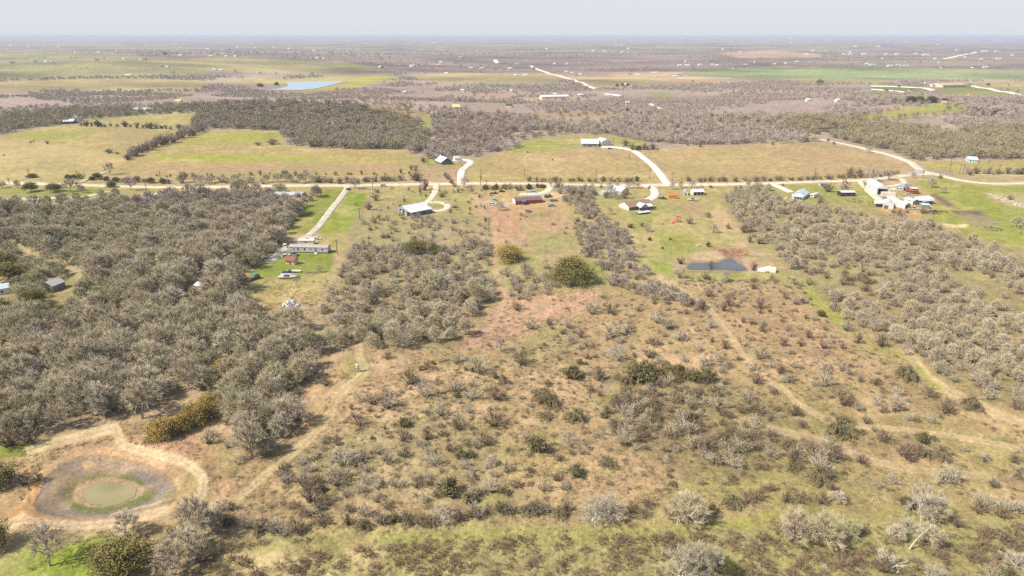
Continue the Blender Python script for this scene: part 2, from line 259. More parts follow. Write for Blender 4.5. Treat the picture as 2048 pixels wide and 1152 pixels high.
# ---------------------------------------------------------------- ground paint: albedo areas (what grows or lies there)
TAN = (.365,.28,.15); STRAW = (.46,.345,.19); OLIVE = (.27,.235,.085); GREEN = (.22,.225,.06); BRIGHT = (.20,.235,.04)
PINK = (.42,.28,.18); FIELD = (.33,.25,.115); FIELDP = (.36,.25,.145); MAUVE = (.31,.245,.205); DIRT = (.50,.36,.215); LITTER = (.38,.31,.19)
PAINT = [ # polygon, colour, feather px, opacity
 ([(-300,60),(2400,60),(2400,350),(-300,350)], MAUVE, 3, 1),
 ([(-300,60),(2400,60),(2400,135),(1600,150),(800,150),(-300,140)], (.225,.175,.155), 10, 1),
 # far pastures
 ([(-50,100),(130,100),(250,108),(330,120),(480,134),(380,150),(0,160),(-60,160)], (.27,.25,.13), 2, 1),
 ([(-60,163),(100,157),(250,155),(420,160),(400,182),(200,185),(60,183),(-60,178)], (.33,.27,.14), 2, 1),
 ([(310,122),(440,113),(530,119),(700,125),(770,140),(640,150),(400,142)], (.30,.26,.13), 2, 1),
 ([(420,158),(620,156),(760,149),(810,158),(730,168),(690,178),(620,189),(575,186),(560,170)], (.32,.28,.11), 2, 1),
 ([(600,189),(690,172),(730,152),(780,152),(735,170),(690,180),(630,189)], (.34,.31,.08), 1, 1),
 ([(810,152),(900,146),(1060,148),(1150,161),(960,168),(850,163)], (.32,.27,.13), 2, 1),
 ([(1060,146),(1130,147),(1390,143),(1620,150),(1500,165),(1260,175),(1200,176),(1150,160)], (.40,.29,.19), 2, 1),
 ([(1170,160),(1300,155),(1330,168),(1240,174),(1195,176)], (.33,.28,.13), 2, .8),
 ([(1340,150),(1400,140),(1600,131),(2150,143),(2150,159),(1800,160),(1500,158)], (.22,.25,.12), 2, 1),
 ([(1430,106),(1560,100),(1640,108),(1640,114),(1480,116)], (.42,.28,.19), 2, 1),
 ([(1540,131),(1640,131),(1640,135),(1570,136)], (.42,.3,.2), 2, .8),
 ([(1560,158),(1750,158),(1800,166),(1600,168)], (.33,.31,.12), 1.5, 1),
 ([(1740,172),(1830,174),(1870,183),(1800,186),(1745,181)], (.19,.22,.07), 1, 1),
 ([(1880,175),(1950,173),(2045,191),(2045,197),(1910,192),(1870,184)], (.23,.24,.08), 1, 1),
 ([(1900,163),(2150,160),(2150,188),(2050,190),(1960,172)], (.33,.27,.13), 2, 1),
 ([(1700,186),(1790,187),(1760,192),(1720,190)], (.24,.25,.09), 2, .8),
 ([(1290,187),(1345,186),(1335,196),(1300,197)], (.26,.26,.1), 2, .9),
 ([(1330,196),(1560,180),(1640,186),(1480,205),(1340,205)], (.27,.25,.13), 4, .5),
 ([(920,186),(1000,185),(1040,190),(1010,205),(900,204)], (.34,.235,.17), 2, 1),
 ([(1030,196),(1150,192),(1200,203),(1060,207)], (.36,.26,.17), 2, .9),
 ([(1790,212),(1850,212),(1800,220),(1735,219)], (.42,.27,.17), 2, .8),
 ([(700,205),(830,215),(860,230),(760,236),(690,228)], (.25,.19,.10), 3, .9),
 ([(730,222),(850,224),(830,230),(750,233)], (.36,.25,.15), 2, .7),
 ([(1080,226),(1250,224),(1230,238),(1120,245),(1040,240)], (.33,.25,.16), 3, .9),
 ([(320,205),(385,206),(380,213),(330,214)], (.3,.3,.1), 2, 1),
 ([(1400,232),(1500,233),(1510,242),(1430,240)], (.36,.28,.17), 2, .8),
 ([(1720,232),(1880,205),(1930,212),(1950,220),(1800,237),(1720,243)], (.30,.29,.09), 2, 1),
 ([(1835,222),(1900,208),(1935,214),(1880,228)], (.27,.29,.06), 2, .9),
 ([(950,225),(1160,226),(1170,240),(1070,255),(960,250)], (.30,.22,.15), 4, .7),
 ([(0,185),(230,183),(500,190),(430,205),(120,214),(0,212)], (.34,.265,.22), 5, .85),
 ([(560,188),(900,178),(920,200),(870,222),(700,200),(560,205)], (.36,.27,.225), 5, .85),
 ([(838,228),(862,230),(865,262),(845,268)], (.27,.26,.09), 2, .9),
 # fields beyond the road
 ([(140,252),(190,238),(280,231),(400,225),(385,243),(384,258),(250,256)], (.33,.28,.11), 2, 1),
 ([(-80,285),(60,262),(130,251),(220,256),(360,259),(410,263),(330,297),(250,332),(205,356),(150,364),(-80,358)], (.34,.275,.11), 2, 1),
 ([(230,262),(390,266),(330,292),(270,310),(180,290)], FIELD, 14, .8),
 ([(20,268),(100,255),(190,262),(150,282),(60,282)], (.29,.29,.065), 12, .8),
 ([(-80,280),(60,279),(200,303),(255,318),(205,355),(-80,355)], (.44,.335,.165), 6, .9),
 ([(-80,322),(100,325),(220,335),(200,362),(-80,362)], (.36,.30,.13), 8, .6),
 ([(410,262),(500,262),(560,264),(575,290),(620,296),(820,298),(840,320),(836,352),(205,354),(300,310),(380,280)], (.345,.27,.115), 2, 1),
 ([(400,268),(480,262),(560,266),(560,280),(420,290),(330,300),(300,316)], (.30,.29,.065), 8, .85),
 ([(480,268),(552,264),(556,276),(500,280)], (.26,.29,.05), 4, .6),
 ([(280,324),(420,312),(680,313),(830,318),(800,327),(500,330),(300,345)], (.36,.30,.10), 6, .7),
 ([(300,331),(600,327),(800,330),(790,346),(400,346),(270,350)], FIELDP, 6, .9),
 ([(310,310),(420,308),(640,314),(600,321),(400,321),(320,320)], (.30,.31,.05), 4, .8),
 ([(840,322),(870,320),(930,322),(930,335),(922,364),(840,366)], FIELDP, 3, 1),
 ([(845,308),(905,325),(935,326),(930,331),(845,331)], (.25,.26,.06), 3, .9),
 ([(930,330),(945,318),(1040,299),(1160,297),(1262,301),(1300,330),(1330,364),(925,365)], (.36,.27,.13), 2, 1),
 ([(1010,306),(1060,280),(1140,271),(1230,272),(1290,284),(1275,300),(1160,296),(1060,303)], (.32,.28,.10), 4, 1),
 ([(1015,305),(1050,284),(1110,280),(1150,290),(1090,303)], (.25,.27,.05), 6, .7),
 ([(1248,284),(1280,283),(1275,293),(1255,292)], (.22,.28,.04), 2, .8),
 ([(1100,304),(1240,304),(1250,316),(1120,318)], FIELDP, 6, .8),
 ([(940,348),(1300,350),(1320,363),(935,364)], (.35,.29,.11), 4, .8),
 ([(1275,302),(1400,291),(1560,288),(1640,290),(1740,305),(1820,330),(1838,345),(1790,354),(1500,360),(1345,362),(1310,330)], (.375,.27,.14), 2, 1),
 ([(1290,306),(1500,300),(1600,320),(1500,345),(1360,345)], (.38,.30,.13), 14, .6),
 ([(1350,352),(1780,350),(1790,360),(1350,364)], (.33,.27,.11), 3, .7),
 ([(1520,283),(1700,286),(1660,292),(1520,290)], (.3,.28,.08), 2, .7),
 ([(1836,322),(2120,320),(2120,350),(1920,350),(1850,336)], (.34,.28,.10), 3, 1),
 ([(1626,276),(1700,292),(1690,296),(1620,283)], PINK, 2, .6),
 # homesteads south of the road
 ([(-80,368),(2150,368),(2150,440),(-80,440)], (.34,.275,.12), 4, 1),
 ([(-80,372),(60,372),(180,378),(230,384),(150,400),(-80,400)], (.27,.26,.08), 5, 1),
 ([(55,382),(180,376),(225,380),(160,393),(60,396)], BRIGHT, 4, .9),
 ([(270,385),(335,380),(320,390),(270,400)], (.33,.29,.12), 3, .9),
 ([(-80,400),(600,385),(690,600),(1000,600),(900,700),(620,760),(560,900),(300,850),(-80,900)], LITTER, 12, 1),
 ([(-80,520),(60,500),(220,590),(60,640),(-80,640)], (.24,.23,.08), 20, .7),
 ([(640,378),(690,378),(668,410),(640,446),(612,472),(575,482),(560,470),(590,440),(610,410)], (.22,.235,.05), 5, 1),
 ([(700,380),(738,385),(733,398),(705,465),(630,470),(650,446),(680,405)], (.23,.255,.045), 4, 1),
 ([(704,378),(760,380),(742,386),(704,388)], TAN, 3, .9),
 ([(706,387),(732,390),(716,420),(700,445),(690,440)], (.17,.25,.03), 8, .7),
 ([(738,386),(744,392),(712,462),(680,505),(672,500),(700,465)], (.25,.18,.10), 2, .9),
 ([(575,472),(610,468),(600,480),(560,500),(552,490)], STRAW, 4, .9),
 ([(622,470),(704,468),(690,500),(664,510),(655,488),(600,484)], (.36,.285,.12), 4, 1),
 ([(552,506),(668,506),(662,545),(600,556),(560,552),(500,560),(515,530)], BRIGHT, 5, 1),
 ([(490,548),(560,535),(570,552),(510,570)], (.21,.25,.05), 8, .8),
 ([(485,590),(505,560),(560,555),(640,552),(665,545),(640,600),(600,612),(520,622),(470,612)], (.36,.30,.12), 6, 1),
 ([(560,580),(640,570),(600,600),(500,618),(490,606)], (.44,.34,.17), 10, .6),
 ([(745,385),(990,378),(985,440),(800,440),(735,420)], (.30,.27,.10), 10, 1),
 ([(940,388),(985,388),(990,500),(975,520),(962,480)], PINK, 8, .8),
 ([(976,380),(1130,384),(1140,425),(980,425)], (.40,.29,.14), 5, 1),
 ([(980,412),(1050,418),(1040,450),(1060,490),(990,495)], (.43,.26,.155), 8, .95),
 ([(1050,415),(1140,425),(1130,460),(1060,480),(1040,440)], (.42,.28,.16), 8, .9),
 ([(1040,430),(1110,424),(1100,436),(1050,440)], (.25,.21,.08), 4, .7),
 ([(1080,385),(1098,384),(1140,388),(1110,398),(1085,396)], (.54,.40,.24), 3, .9),
 ([(1060,470),(1150,470),(1160,500),(1070,510)], (.29,.27,.11), 8, .8),
 ([(1130,520),(1200,520),(1215,560),(1170,575),(1130,560)], (.24,.25,.07), 8, .9),
 ([(1000,505),(1060,500),(1100,540),(1010,545)], (.30,.28,.10), 10, .8),
 ([(1200,375),(1440,378),(1440,400),(1470,480),(1500,520),(1380,530),(1290,530),(1260,455),(1200,420)], (.345,.29,.12), 6, 1),
 ([(1340,405),(1420,405),(1410,430),(1360,430)], FIELDP, 8, .7),
 ([(1260,430),(1310,430),(1290,460),(1260,455)], (.25,.255,.065), 7, .8),
 ([(1310,468),(1380,472),(1400,505),(1330,508)], (.24,.255,.06), 8, .8),
 ([(1418,425),(1440,410),(1500,480),(1490,500),(1440,470)], (.48,.34,.20), 6, .8),
 ([(1270,515),(1320,512),(1350,530),(1420,545),(1600,543),(1640,570),(1600,600),(1480,575),(1340,562),(1290,540)], (.34,.31,.11), 5, .95),
 ([(1275,518),(1330,522),(1350,543),(1300,542)], (.22,.29,.04), 4, .8),
 ([(1345,548),(1490,548),(1500,556),(1360,556)], (.26,.30,.06), 3, .8),
 ([(1335,525),(1380,508),(1460,500),(1500,515),(1520,545),(1490,544),(1440,515),(1380,525),(1350,543)], (.42,.29,.20), 4, 1),
 ([(1420,494),(1490,497),(1485,515),(1455,512)], (.30,.17,.10), 3, .9),
 ([(1530,372),(1720,366),(1760,400),(1760,436),(1650,420),(1560,405),(1520,380)], (.27,.275,.07), 5, 1),
 ([(1545,402),(1600,408),(1580,420),(1540,415)], PINK, 6, .8),
 ([(1745,415),(1845,412),(1840,440),(1780,440)], (.46,.27,.13), 5, .9),
 ([(1758,416),(1785,418),(1778,433),(1765,433)], (.60,.36,.15), 2, .9),
 ([(1755,393),(1782,393),(1790,404),(1765,402)], (.16,.15,.15), 1.5, 1),
 ([(1830,362),(1880,352),(1920,364),(2000,372),(2150,372),(2150,505),(2000,490),(1930,470),(1860,440),(1880,400)], (.27,.275,.065), 5, 1),
 ([(1900,400),(1960,395),(2020,430),(2060,470),(1980,450)], (.24,.27,.045), 10, .6),
 ([(1858,389),(1872,388),(1910,412),(1896,415)], (.19,.14,.10), 1.5, 1),
 ([(1899,421),(1961,422),(2003,452),(1948,455)], (.28,.20,.145), 1.5, 1),
 ([(1899,421),(1961,422),(1964,430),(1915,430)], (.16,.115,.08), 1.5, .9),
 ([(1868,446),(1900,450),(1930,448),(1936,454),(1900,456)], (.70,.55,.33), 1.5, 1),
 ([(1960,385),(2150,392),(2150,420),(2040,418),(1990,405)], (.42,.32,.19), 4, .7),
 # open scrub in the foreground
 ([(900,700),(960,640),(1010,600),(1200,575),(1300,560),(1600,560),(1700,620),(2150,860),(2150,1300),(-100,1300),(-100,880),(300,850),(560,900),(620,760)], TAN, 10, 1),
 ([(1020,600),(1190,578),(1210,610),(1110,640),(1020,690),(930,700),(980,630)], (.455,.30,.20), 18, .95),
 ([(640,705),(900,690),(870,760),(700,860),(600,960),(500,990),(560,900)], (.40,.295,.165), 16, .8),
 ([(680,715),(735,715),(745,760),(690,760)], (.29,.28,.10), 12, .7),
 ([(1000,700),(1100,640),(1180,680),(1120,720),(1040,730)], (.27,.27,.12), 14, .5),
 ([(1180,800),(1260,760),(1280,830),(1190,840)], (.29,.29,.11), 14, .6),
 ([(1440,600),(1620,600),(1760,760),(1600,760),(1480,680)], (.40,.28,.16), 20, .6),
 ([(1540,620),(1720,720),(1700,760),(1560,740)], (.30,.22,.13), 20, .4),
 ([(1480,760),(1700,750),(1900,800),(1880,880),(1650,880)], (.30,.255,.11), 20, .6),
 ([(1750,760),(1900,790),(1890,830),(1760,820)], (.27,.20,.11), 16, .5),
 ([(560,900),(900,800),(1030,900),(1000,1000),(760,1000),(620,1010)], (.29,.26,.135), 30, .7),
 ([(1600,560),(1640,575),(1700,650),(1680,660),(1610,600)], (.24,.28,.05), 8, .8),
 ([(1880,530),(1960,540),(2060,610),(2060,650),(1960,600)], (.25,.28,.08), 8, .8),
 ([(1700,400),(1880,450),(2060,520),(2060,850),(1950,800),(1830,700),(1600,570),(1460,430),(1440,385),(1560,390)], (.28,.235,.12), 14, .75),
 ([(740,400),(985,440),(990,600),(900,700),(640,680),(690,520),(700,440)], (.29,.24,.13), 14, .7),
 ([(1200,800),(1300,760),(1480,770),(1680,900),(1690,950),(1400,960),(1220,900)], (.24,.20,.10), 20, .8),
 ([(930,985),(1030,985),(1040,1015),(940,1020)], (.22,.27,.08), 16, .4),
 ([(1400,930),(1700,960),(1760,990),(1600,1010),(1300,1000)], (.31,.29,.10), 20, .7),
 ([(1850,850),(2060,870),(2060,960),(1960,950)], (.30,.28,.10), 20, .6),
 ([(1180,900),(1310,910),(1330,1000),(1200,1000),(960,960),(1040,900)], (.45,.32,.18), 20, .6),
 # the lower strip
 ([(420,1090),(560,1070),(700,1062),(1000,1046),(1400,1050),(1540,1022),(1700,1010),(2150,1010),(2150,1300),(380,1300)], (.32,.28,.12), 14, 1),
 ([(1380,1050),(1560,1022),(1600,1030),(1480,1060)], (.31,.30,.08), 8, .8),
 ([(640,1070),(1380,1055),(1400,1075),(620,1100)], (.30,.285,.085), 8, .6),
 ([(-80,1100),(60,1092),(140,1085),(200,1070),(240,1090),(260,1170),(-80,1300)], (.21,.26,.04), 14, .95),
 ([(-80,890),(60,884),(130,876),(90,900),(60,915),(-80,935)], (.20,.25,.045), 10, .95),
 ([(230,868),(300,862),(380,868),(440,910),(460,950),(470,990),(420,1000),(400,930),(300,900),(250,890)], (.45,.29,.175), 8, 1),
 ([(-60,935),(70,910),(140,880),(232,866),(330,905),(400,940),(410,1000),(340,1050),(100,1060),(-60,1050)], (.42,.30,.165), 10, 1),
 ([(37,1024),(62,969),(92,956),(95,980),(75,994),(70,1014),(80,1034),(60,1040)], (.58,.36,.15), 5, .9),
 ([(67,1009),(82,981),(95,951),(120,929),(160,916),(200,916),(250,926),(300,936),(337,956),(350,974),(345,994),(300,1014),(262,1024),(212,1036),(162,1036),(112,1034),(80,1024)], (.215,.185,.15), 2.5, 1),
 ([(95,985),(110,958),(140,948),(120,975),(118,1000)], (.29,.26,.15), 5, .8),
 ([(165,925),(190,922),(198,932),(175,938)], (.50,.34,.15), 4, .8),
 ([(300,1014),(340,1000),(352,985),(356,1000),(300,1030),(212,1044),(140,1042),(140,1036),(212,1036)], (.30,.21,.14), 3, .9),
 ([(125,989),(135,964),(175,946),(225,944),(262,951),(295,974),(312,986),(297,1004),(262,1019),(212,1029),(170,1024),(140,1014)], (.15,.17,.06), 5, .95),
 ([(147,986),(160,969),(190,958),(225,956),(262,964),(290,976),(287,991),(270,1001),(245,1011),(212,1017),(180,1014),(155,1004)], (.36,.275,.165), 1.8, 1),
]
PAINTLINES = [
 ([(1366,540),(1374,530),(1384,524),(1420,524),(1445,519),(1464,514),(1478,522),(1498,540),(1470,544),(1400,543),(1366,542)], 3.5, (.22,.16,.11), .85),
 ([(120,927),(160,914),(205,912),(262,925),(300,934),(340,955),(352,974),(347,996)], 3.5, (.24,.16,.10), .8),
 ([(347,1000),(300,1022),(262,1034),(212,1044),(162,1040),(130,1034)], 4.5, (.25,.17,.11), .85), ([(330,1000),(300,1012),(262,1022),(225,1030)], 2.5, (.55,.47,.36), .8),
 ([(255,880),(300,892),(345,905),(390,925),(425,950)], 3, (.30,.2,.13), .5), ([(300,880),(360,896),(410,920),(440,950),(440,985)], 3, (.33,.22,.14), .5), ([(150,892),(200,888),(230,892)], 4, (.36,.24,.15), .6),
 ([(105,965),(82,985),(68,1010)], 2, (.2,.15,.12), .7), # worn tracks: trace, half width px, colour, opacity
 ([(60,900),(100,884),(150,876),(195,866),(232,858),(237,872),(242,887),(262,899),(300,907),(340,915),(362,921),(385,933),(400,946),(406,962),(404,982),(393,1000)], 13, (.62,.48,.30), .98),
 ([(30,1030),(62,1040),(95,1050),(150,1052),(200,1050),(250,1046),(330,1020)], 12, (.60,.455,.29), .95),
 ([(1320,560),(1356,578),(1385,596),(1414,613),(1449,658),(1474,690),(1494,723),(1530,758),(1568,780),(1591,806),(1640,835),(1700,850),(1800,858),(1900,872),(2060,900)], 7, (.55,.405,.24), .8),
 ([(1470,836),(1560,862),(1640,880),(1700,905),(1760,925),(1870,945),(1960,950)], 9, (.50,.365,.22), .65),
 ([(1600,560),(1625,590),(1660,630),(1700,662),(1740,690),(1800,705),(1822,718)], 8, (.33,.32,.09), .8),
 ([(1818,705),(1840,735),(1860,760),(1900,785),(1945,805),(1990,825),(2070,855)], 12, (.55,.42,.245), .8),
 ([(1836,735),(1858,765),(1880,775)], 8, (.28,.31,.05), .8),
 ([(717,696),(720,716),(731,746),(700,772),(672,798),(662,826),(645,851),(610,885),(575,915),(537,945),(505,972),(470,1000),(420,1012)], 10, (.52,.405,.22), .8),
 ([(717,696),(717,720),(735,742)], 4, (.46,.36,.19), .6),
 ([(670,800),(655,835),(640,855)], 14, (.45,.34,.18), .4),
 ([(1110,735),(1130,780),(1180,800),(1240,840),(1200,880),(1180,900)], 9, (.52,.37,.22), .6),
 ([(990,440),(988,500),(995,560),(1010,590),(990,650),(940,690)], 6, (.48,.31,.20), .7),
 ([(1100,620),(1060,660),(1000,720)], 5, (.50,.31,.21), .6),
 ([(1000,700),(1060,800),(1050,900),(1040,1000)], 12, (.47,.33,.2), .35),
 ([(55,505),(40,540),(0,560),(-30,560)], 9, (.56,.40,.24), .9),
 ([(0,578),(30,575)], 16, (.60,.43,.26), .9),
 ([(35,530),(90,535),(160,540)], 4, (.50,.38,.22), .7),
 ([(480,440),(440,470)], 3, (.4,.3,.2), .3),
 ([(1260,440),(1270,500),(1330,560)], 5, (.48,.37,.2), .6),
 ([(560,600),(620,585),(650,570)], 9, (.46,.36,.19), .5),
 ([(600,1062),(900,1052),(1300,1056),(1420,1050),(1540,1024),(1700,1012),(1900,1020)], 7, (.37,.32,.12), .5),
 ([(0,205),(40,212),(70,214)], 1.5, (.3,.2,.15), .6),
]
GREEN_ROUGH_OFF = [PAINT[i] for i in ()]
# ---------------------------------------------------------------- terrain mesh
def build_ground():
    vs = list(np.arange(1250, 200, -2.3)) + list(np.arange(200, 92, -1.1))
    rr = [float(flat(1024, v)[1]) for v in vs]
    rr = [0.5, 20, 45, 65, 80, 90] + [r for r in rr if r > 95]
    far = np.geomspace(rr[-1] * 1.02, 60000, 46); rr = np.array(rr + list(far))
    core = np.arange(-41, 41.001, 0.092)
    az = np.radians(np.concatenate([core, np.arange(44, 319, 6.0)]))
    nr, na = len(rr), len(az)
    R, A = np.meshgrid(rr, az, indexing='ij')
    X = (R * np.sin(A)).ravel(); Y = (R * np.cos(A)).ravel()
    Z = height(X, Y)
    U, V, D = project(X, Y, Z)
    col = np.tile(np.array(TAN), (len(X), 1))
    rough = np.where(V > 368, 1.0, 0.25)
    infr = (U > -400) & (U < 2450) & (V > 60) & (V < 1300)
    amp = np.clip((V - 60) / 120, 0.25, 7)
    s = np.maximum(D / 9, 4)
    wu = U + amp * 2.2 * (fbm(X / s, Y / s, 3, 21) - 0.5); wv = V + amp * 1.3 * (fbm(X / s, Y / s, 3, 31) - 0.5)
    for P, c, f, op in PAINT:
        P = np.array(P, float)
        k = infr & (U > P[:, 0].min() - f - 9) & (U < P[:, 0].max() + f + 9) & (V > P[:, 1].min() - f - 9) & (V < P[:, 1].max() + f + 9)
        u, v = wu[k], wv[k]
        ins = inpoly(u, v, P)
        d = linedist(u, v * 1.0, P, True) * np.where(ins, 1, -1)
        w = op * smooth(-f, f, d)[:, None]
        col[k] = col[k] * (1 - w) + np.array(c) * w
    # patchiness of the sward: paler dry grass, greener hollows
    n1 = fbm(X / 38, Y / 38, 4, 41); n2 = fbm(X / 11, Y / 11, 4, 51); n3 = fbm(X / 130, Y / 90, 3, 61); n4 = fbm(X / 3.2, Y / 3.2, 3, 71)
    near = (V > 580).astype(float)
    mid = ((V > 365) & (V <= 580)).astype(float)
    fld = ((V > 225) & (V <= 365)).astype(float)
    g = smooth(.52, .66, n1 * .6 + n2 * .4); t = smooth(.5, .7, 1 - n1) * smooth(.45, .6, n2)
    w = (near * .40 + mid * .45 + fld * .42) * g
    col = col * (1 - w[:, None]) + np.array((.245, .245, .09)) * w[:, None]
    w = (near * .46 + mid * .3 + fld * .3) * t
    col = col * (1 - w[:, None]) + np.array((.52, .38, .23)) * w[:, None]
    dk = smooth(.56, .7, fbm(X / 7, Y / 7, 3, 81)) * near * .36
    col = col * (1 - dk[:, None]) + np.array((.20, .15, .085)) * dk[:, None]
    col *= (0.86 + 0.28 * n4 + 0.25 * (n2 - .5))[:, None]
    warm = (near * smooth(1080, 1000, V))[:, None]; col = col * (1 - warm) + col * np.array((1.01, .95, .955)) * warm   # redder loam uphill of the hedge line
    farw = smooth(230, 150, V) * infr
    patch = fbm(X / 260, Y / 150, 4, 91)
    col *= (1 + farw * 1.5 * (patch - .5))[:, None]
    # beyond about 3 km: mottle of woods and clearings
    w = (smooth(2600, 4200, np.hypot(X, Y)) * smooth(.53, .62, fbm(X / 900, Y / 520, 3, 101)) * .75)[:, None]
    col = col * (1 - w) + np.array((.33, .29, .17)) * w
    for P, hw, c, op in PAINTLINES:
        P = np.array(P, float)
        k = infr & (U > P[:, 0].min() - 30) & (U < P[:, 0].max() + 30) & (V > P[:, 1].min() - 30) & (V < P[:, 1].max() + 30)
        d = linedist(wu[k], wv[k] * 1.0, P)
        w = op * (1 - smooth(hw * .45, hw * 1.1, d)) * (.75 + .5 * (fbm(X[k] / 4, Y[k] / 4, 2, 9) - .5))
        rut = 1 - .22 * np.exp(-((d) / (hw * .18)) ** 2)
        w = w[:, None]; col[k] = col[k] * (1 - w) + np.array(c) * w * rut[:, None] ** 1
        rough[k] *= 1 - .8 * w[:, 0]
    for nme, P, wm, c in ROADS:
        P = np.array(P, float); hw = 9 if P[:, 1].mean() > 800 else 5
        k = infr & (U > P[:, 0].min() - 20) & (U < P[:, 0].max() + 20) & (V > P[:, 1].min() - 20) & (V < P[:, 1].max() + 20)
        d = linedist(U[k], V[k], P)
        rough[k] *= smooth(hw, hw * 1.6, d)
        if nme not in ('far_road',):
            w = .5 * (1 - smooth(hw * .4, hw * 1.2, d))[:, None]; col[k] = col[k] * (1 - w) + np.array((.46, .36, .22)) * w
    for P in ([(1365,542),(1376,526),(1445,518),(1470,510),(1500,540),(1500,545)], [(530,184),(560,158),(700,160),(640,182)], [(147,986),(190,958),(262,964),(290,976),(270,1001),(212,1017),(155,1004)], [(67,1009),(95,951),(160,916),(250,926),(337,956),(350,974),(300,1014),(212,1036),(112,1034)]):
        rough[infr & inpoly(U, V, P)] *= .15
    rel = (fbm(X / 2.6, Y / 2.6, 3, 3) - .5) * .85 + (fbm(X / .9, Y / .9, 2, 4) - .5) * .35
    rel = np.abs(rel) * .9
    Z2 = Z + rel * rough * smooth(700, 220, np.hypot(X, Y)) * (V > 372)
    Vv = np.stack([X, Y, Z2], 1)
    i = np.arange(nr - 1)[:, None] * na; j = np.arange(na)[None, :]; jn = (j + 1) % na
    Q = np.stack([(i + j), (i + jn), (i + na + jn), (i + na + j)], -1).reshape(-1, 4)
    m = bpy.data.materials.new('scrub_ground'); m.use_nodes = True; nt = m.node_tree; N = nt.nodes; L = nt.links
    b = N['Principled BSDF']; b.inputs['Roughness'].default_value = .95; b.inputs['Specular IOR Level'].default_value = .1
    at = N.new('ShaderNodeVertexColor'); at.layer_name = 'soil'
    geo = N.new('ShaderNodeNewGeometry')
    def noise(scale, detail, stretch=(1, 1, 1)):
        mp = N.new('ShaderNodeMapping'); mp.inputs['Scale'].default_value = stretch; L.new(geo.outputs['Position'], mp.inputs[0])
        z = N.new('ShaderNodeTexNoise'); z.inputs['Scale'].default_value = scale; z.inputs['Detail'].default_value = detail; z.inputs['Roughness'].default_value = .6
        L.new(mp.outputs[0], z.inputs['Vector']); return z
    z1 = noise(1.1, 4); z2 = noise(.22, 5, (1, .6, 1))
    def mr(src, lo, hi, a=.35, c=.65):
        r = N.new('ShaderNodeMapRange'); r.inputs[1].default_value = a; r.inputs[2].default_value = c; r.inputs[3].default_value = lo; r.inputs[4].default_value = hi
        L.new(src, r.inputs[0]); return r
    r1 = mr(z1.outputs[0], .78, 1.2); r2 = mr(z2.outputs[0], .84, 1.14)
    mu = N.new('ShaderNodeMath'); mu.operation = 'MULTIPLY'; L.new(r1.outputs[0], mu.inputs[0]); L.new(r2.outputs[0], mu.inputs[1])
    sc = N.new('ShaderNodeVectorMath'); sc.operation = 'SCALE'; L.new(at.outputs['Color'], sc.inputs[0]); L.new(mu.outputs[0], sc.inputs['Scale'])
    L.new(sc.outputs[0], b.inputs['Base Color'])
    bp = N.new('ShaderNodeBump'); bp.inputs['Strength'].default_value = .35; bp.inputs['Distance'].default_value = .3; L.new(z1.outputs[0], bp.inputs['Height']); L.new(bp.outputs[0], b.inputs['Normal'])
    me = mesh_np('ground', Vv, Q, [m], smoothed=True)
    ca = me.color_attributes.new('soil', 'FLOAT_COLOR', 'POINT')
    ca.data.foreach_set('color', np.concatenate([np.clip(col, .01, .9), rough[:, None]], 1).astype(np.float32).ravel())
    o = link('ground', me); tag(o, 'rolling winter scrubland and pasture reaching to the horizon', kind='structure', cat='ground')
    return o
build_ground()
# ---------------------------------------------------------------- road ribbons
RC = {'caliche': ((.60,.53,.40), .12), 'asphalt': ((.40,.38,.35), .1), 'gravel': ((.50,.45,.37), .12), 'white': ((.78,.72,.60), .08), 'track': ((.46,.41,.22), .15),
      'dirt': ((.56,.42,.25), .12), 'far': ((.72,.63,.5), .05), 'farw': ((.8,.75,.66), .05)}
RM = {}
def ribbon(name, trace, w, ck):
    P = [G(u, v) for u, v in trace]
    pts = []
    for a, b in zip(P, P[1:]):
        n = max(1, int((b - a).length / (3.0 if a.y < 900 else 25)))
        pts += [a.lerp(b, k / n) for k in range(n)]
    pts.append(P[-1])
    A = np.array([(p.x, p.y) for p in pts])
    for _ in range(6): A[1:-1] = A[1:-1] * .5 + (A[:-2] + A[2:]) * .25
    T = np.gradient(A, axis=0); T /= np.linalg.norm(T, axis=1)[:, None] + 1e-9; Nn = np.stack([-T[:, 1], T[:, 0]], 1)
    rows = []; lift = .14 if A[:, 1].mean() < 300 else (.22 if A[:, 1].mean() < 900 else 1.0)
    jl = 1 + .16 * (fbm(A[:, 0] / 6, A[:, 1] / 6, 2, 1) - .5); jr = 1 + .16 * (fbm(A[:, 0] / 6 + 9, A[:, 1] / 6, 2, 2) - .5)
    for f, l in ((-1, -.25), (-.94, 1), (-.3, 1), (.3, 1), (.94, 1), (1, -.25)):
        q = A + Nn * (f * w / 2 * (jl if f < 0 else jr))[:, None]
        rows.append(np.column_stack([q, height(q[:, 0], q[:, 1]) + lift * l]))
    n = len(A); V = np.concatenate(rows)
    Q = []
    for k in range(len(rows) - 1):
        i = np.arange(n - 1) + k * n; Q.append(np.stack([i, i + n, i + n + 1, i + 1], 1))
    if ck not in RM: RM[ck] = mat(name + '_surface', RC[ck][0], .92, RC[ck][1], .35)
    o = link(name, mesh_np(name, V, np.concatenate(Q), [RM[ck]], smoothed=True))
    return tag(o, kind='structure')
RL = {'road': 'pale caliche county road running across behind the homesteads', 'crossroad': 'pale road coming down from the far woods to the junction'}
for k, (n, t, w, c) in enumerate(ROADS):
    # later ribbons a little higher so that crossings never share a plane
    o = ribbon(n, t, w, c); o.location.z = .012 * k
    if n in RL: o['label'] = RL[n]
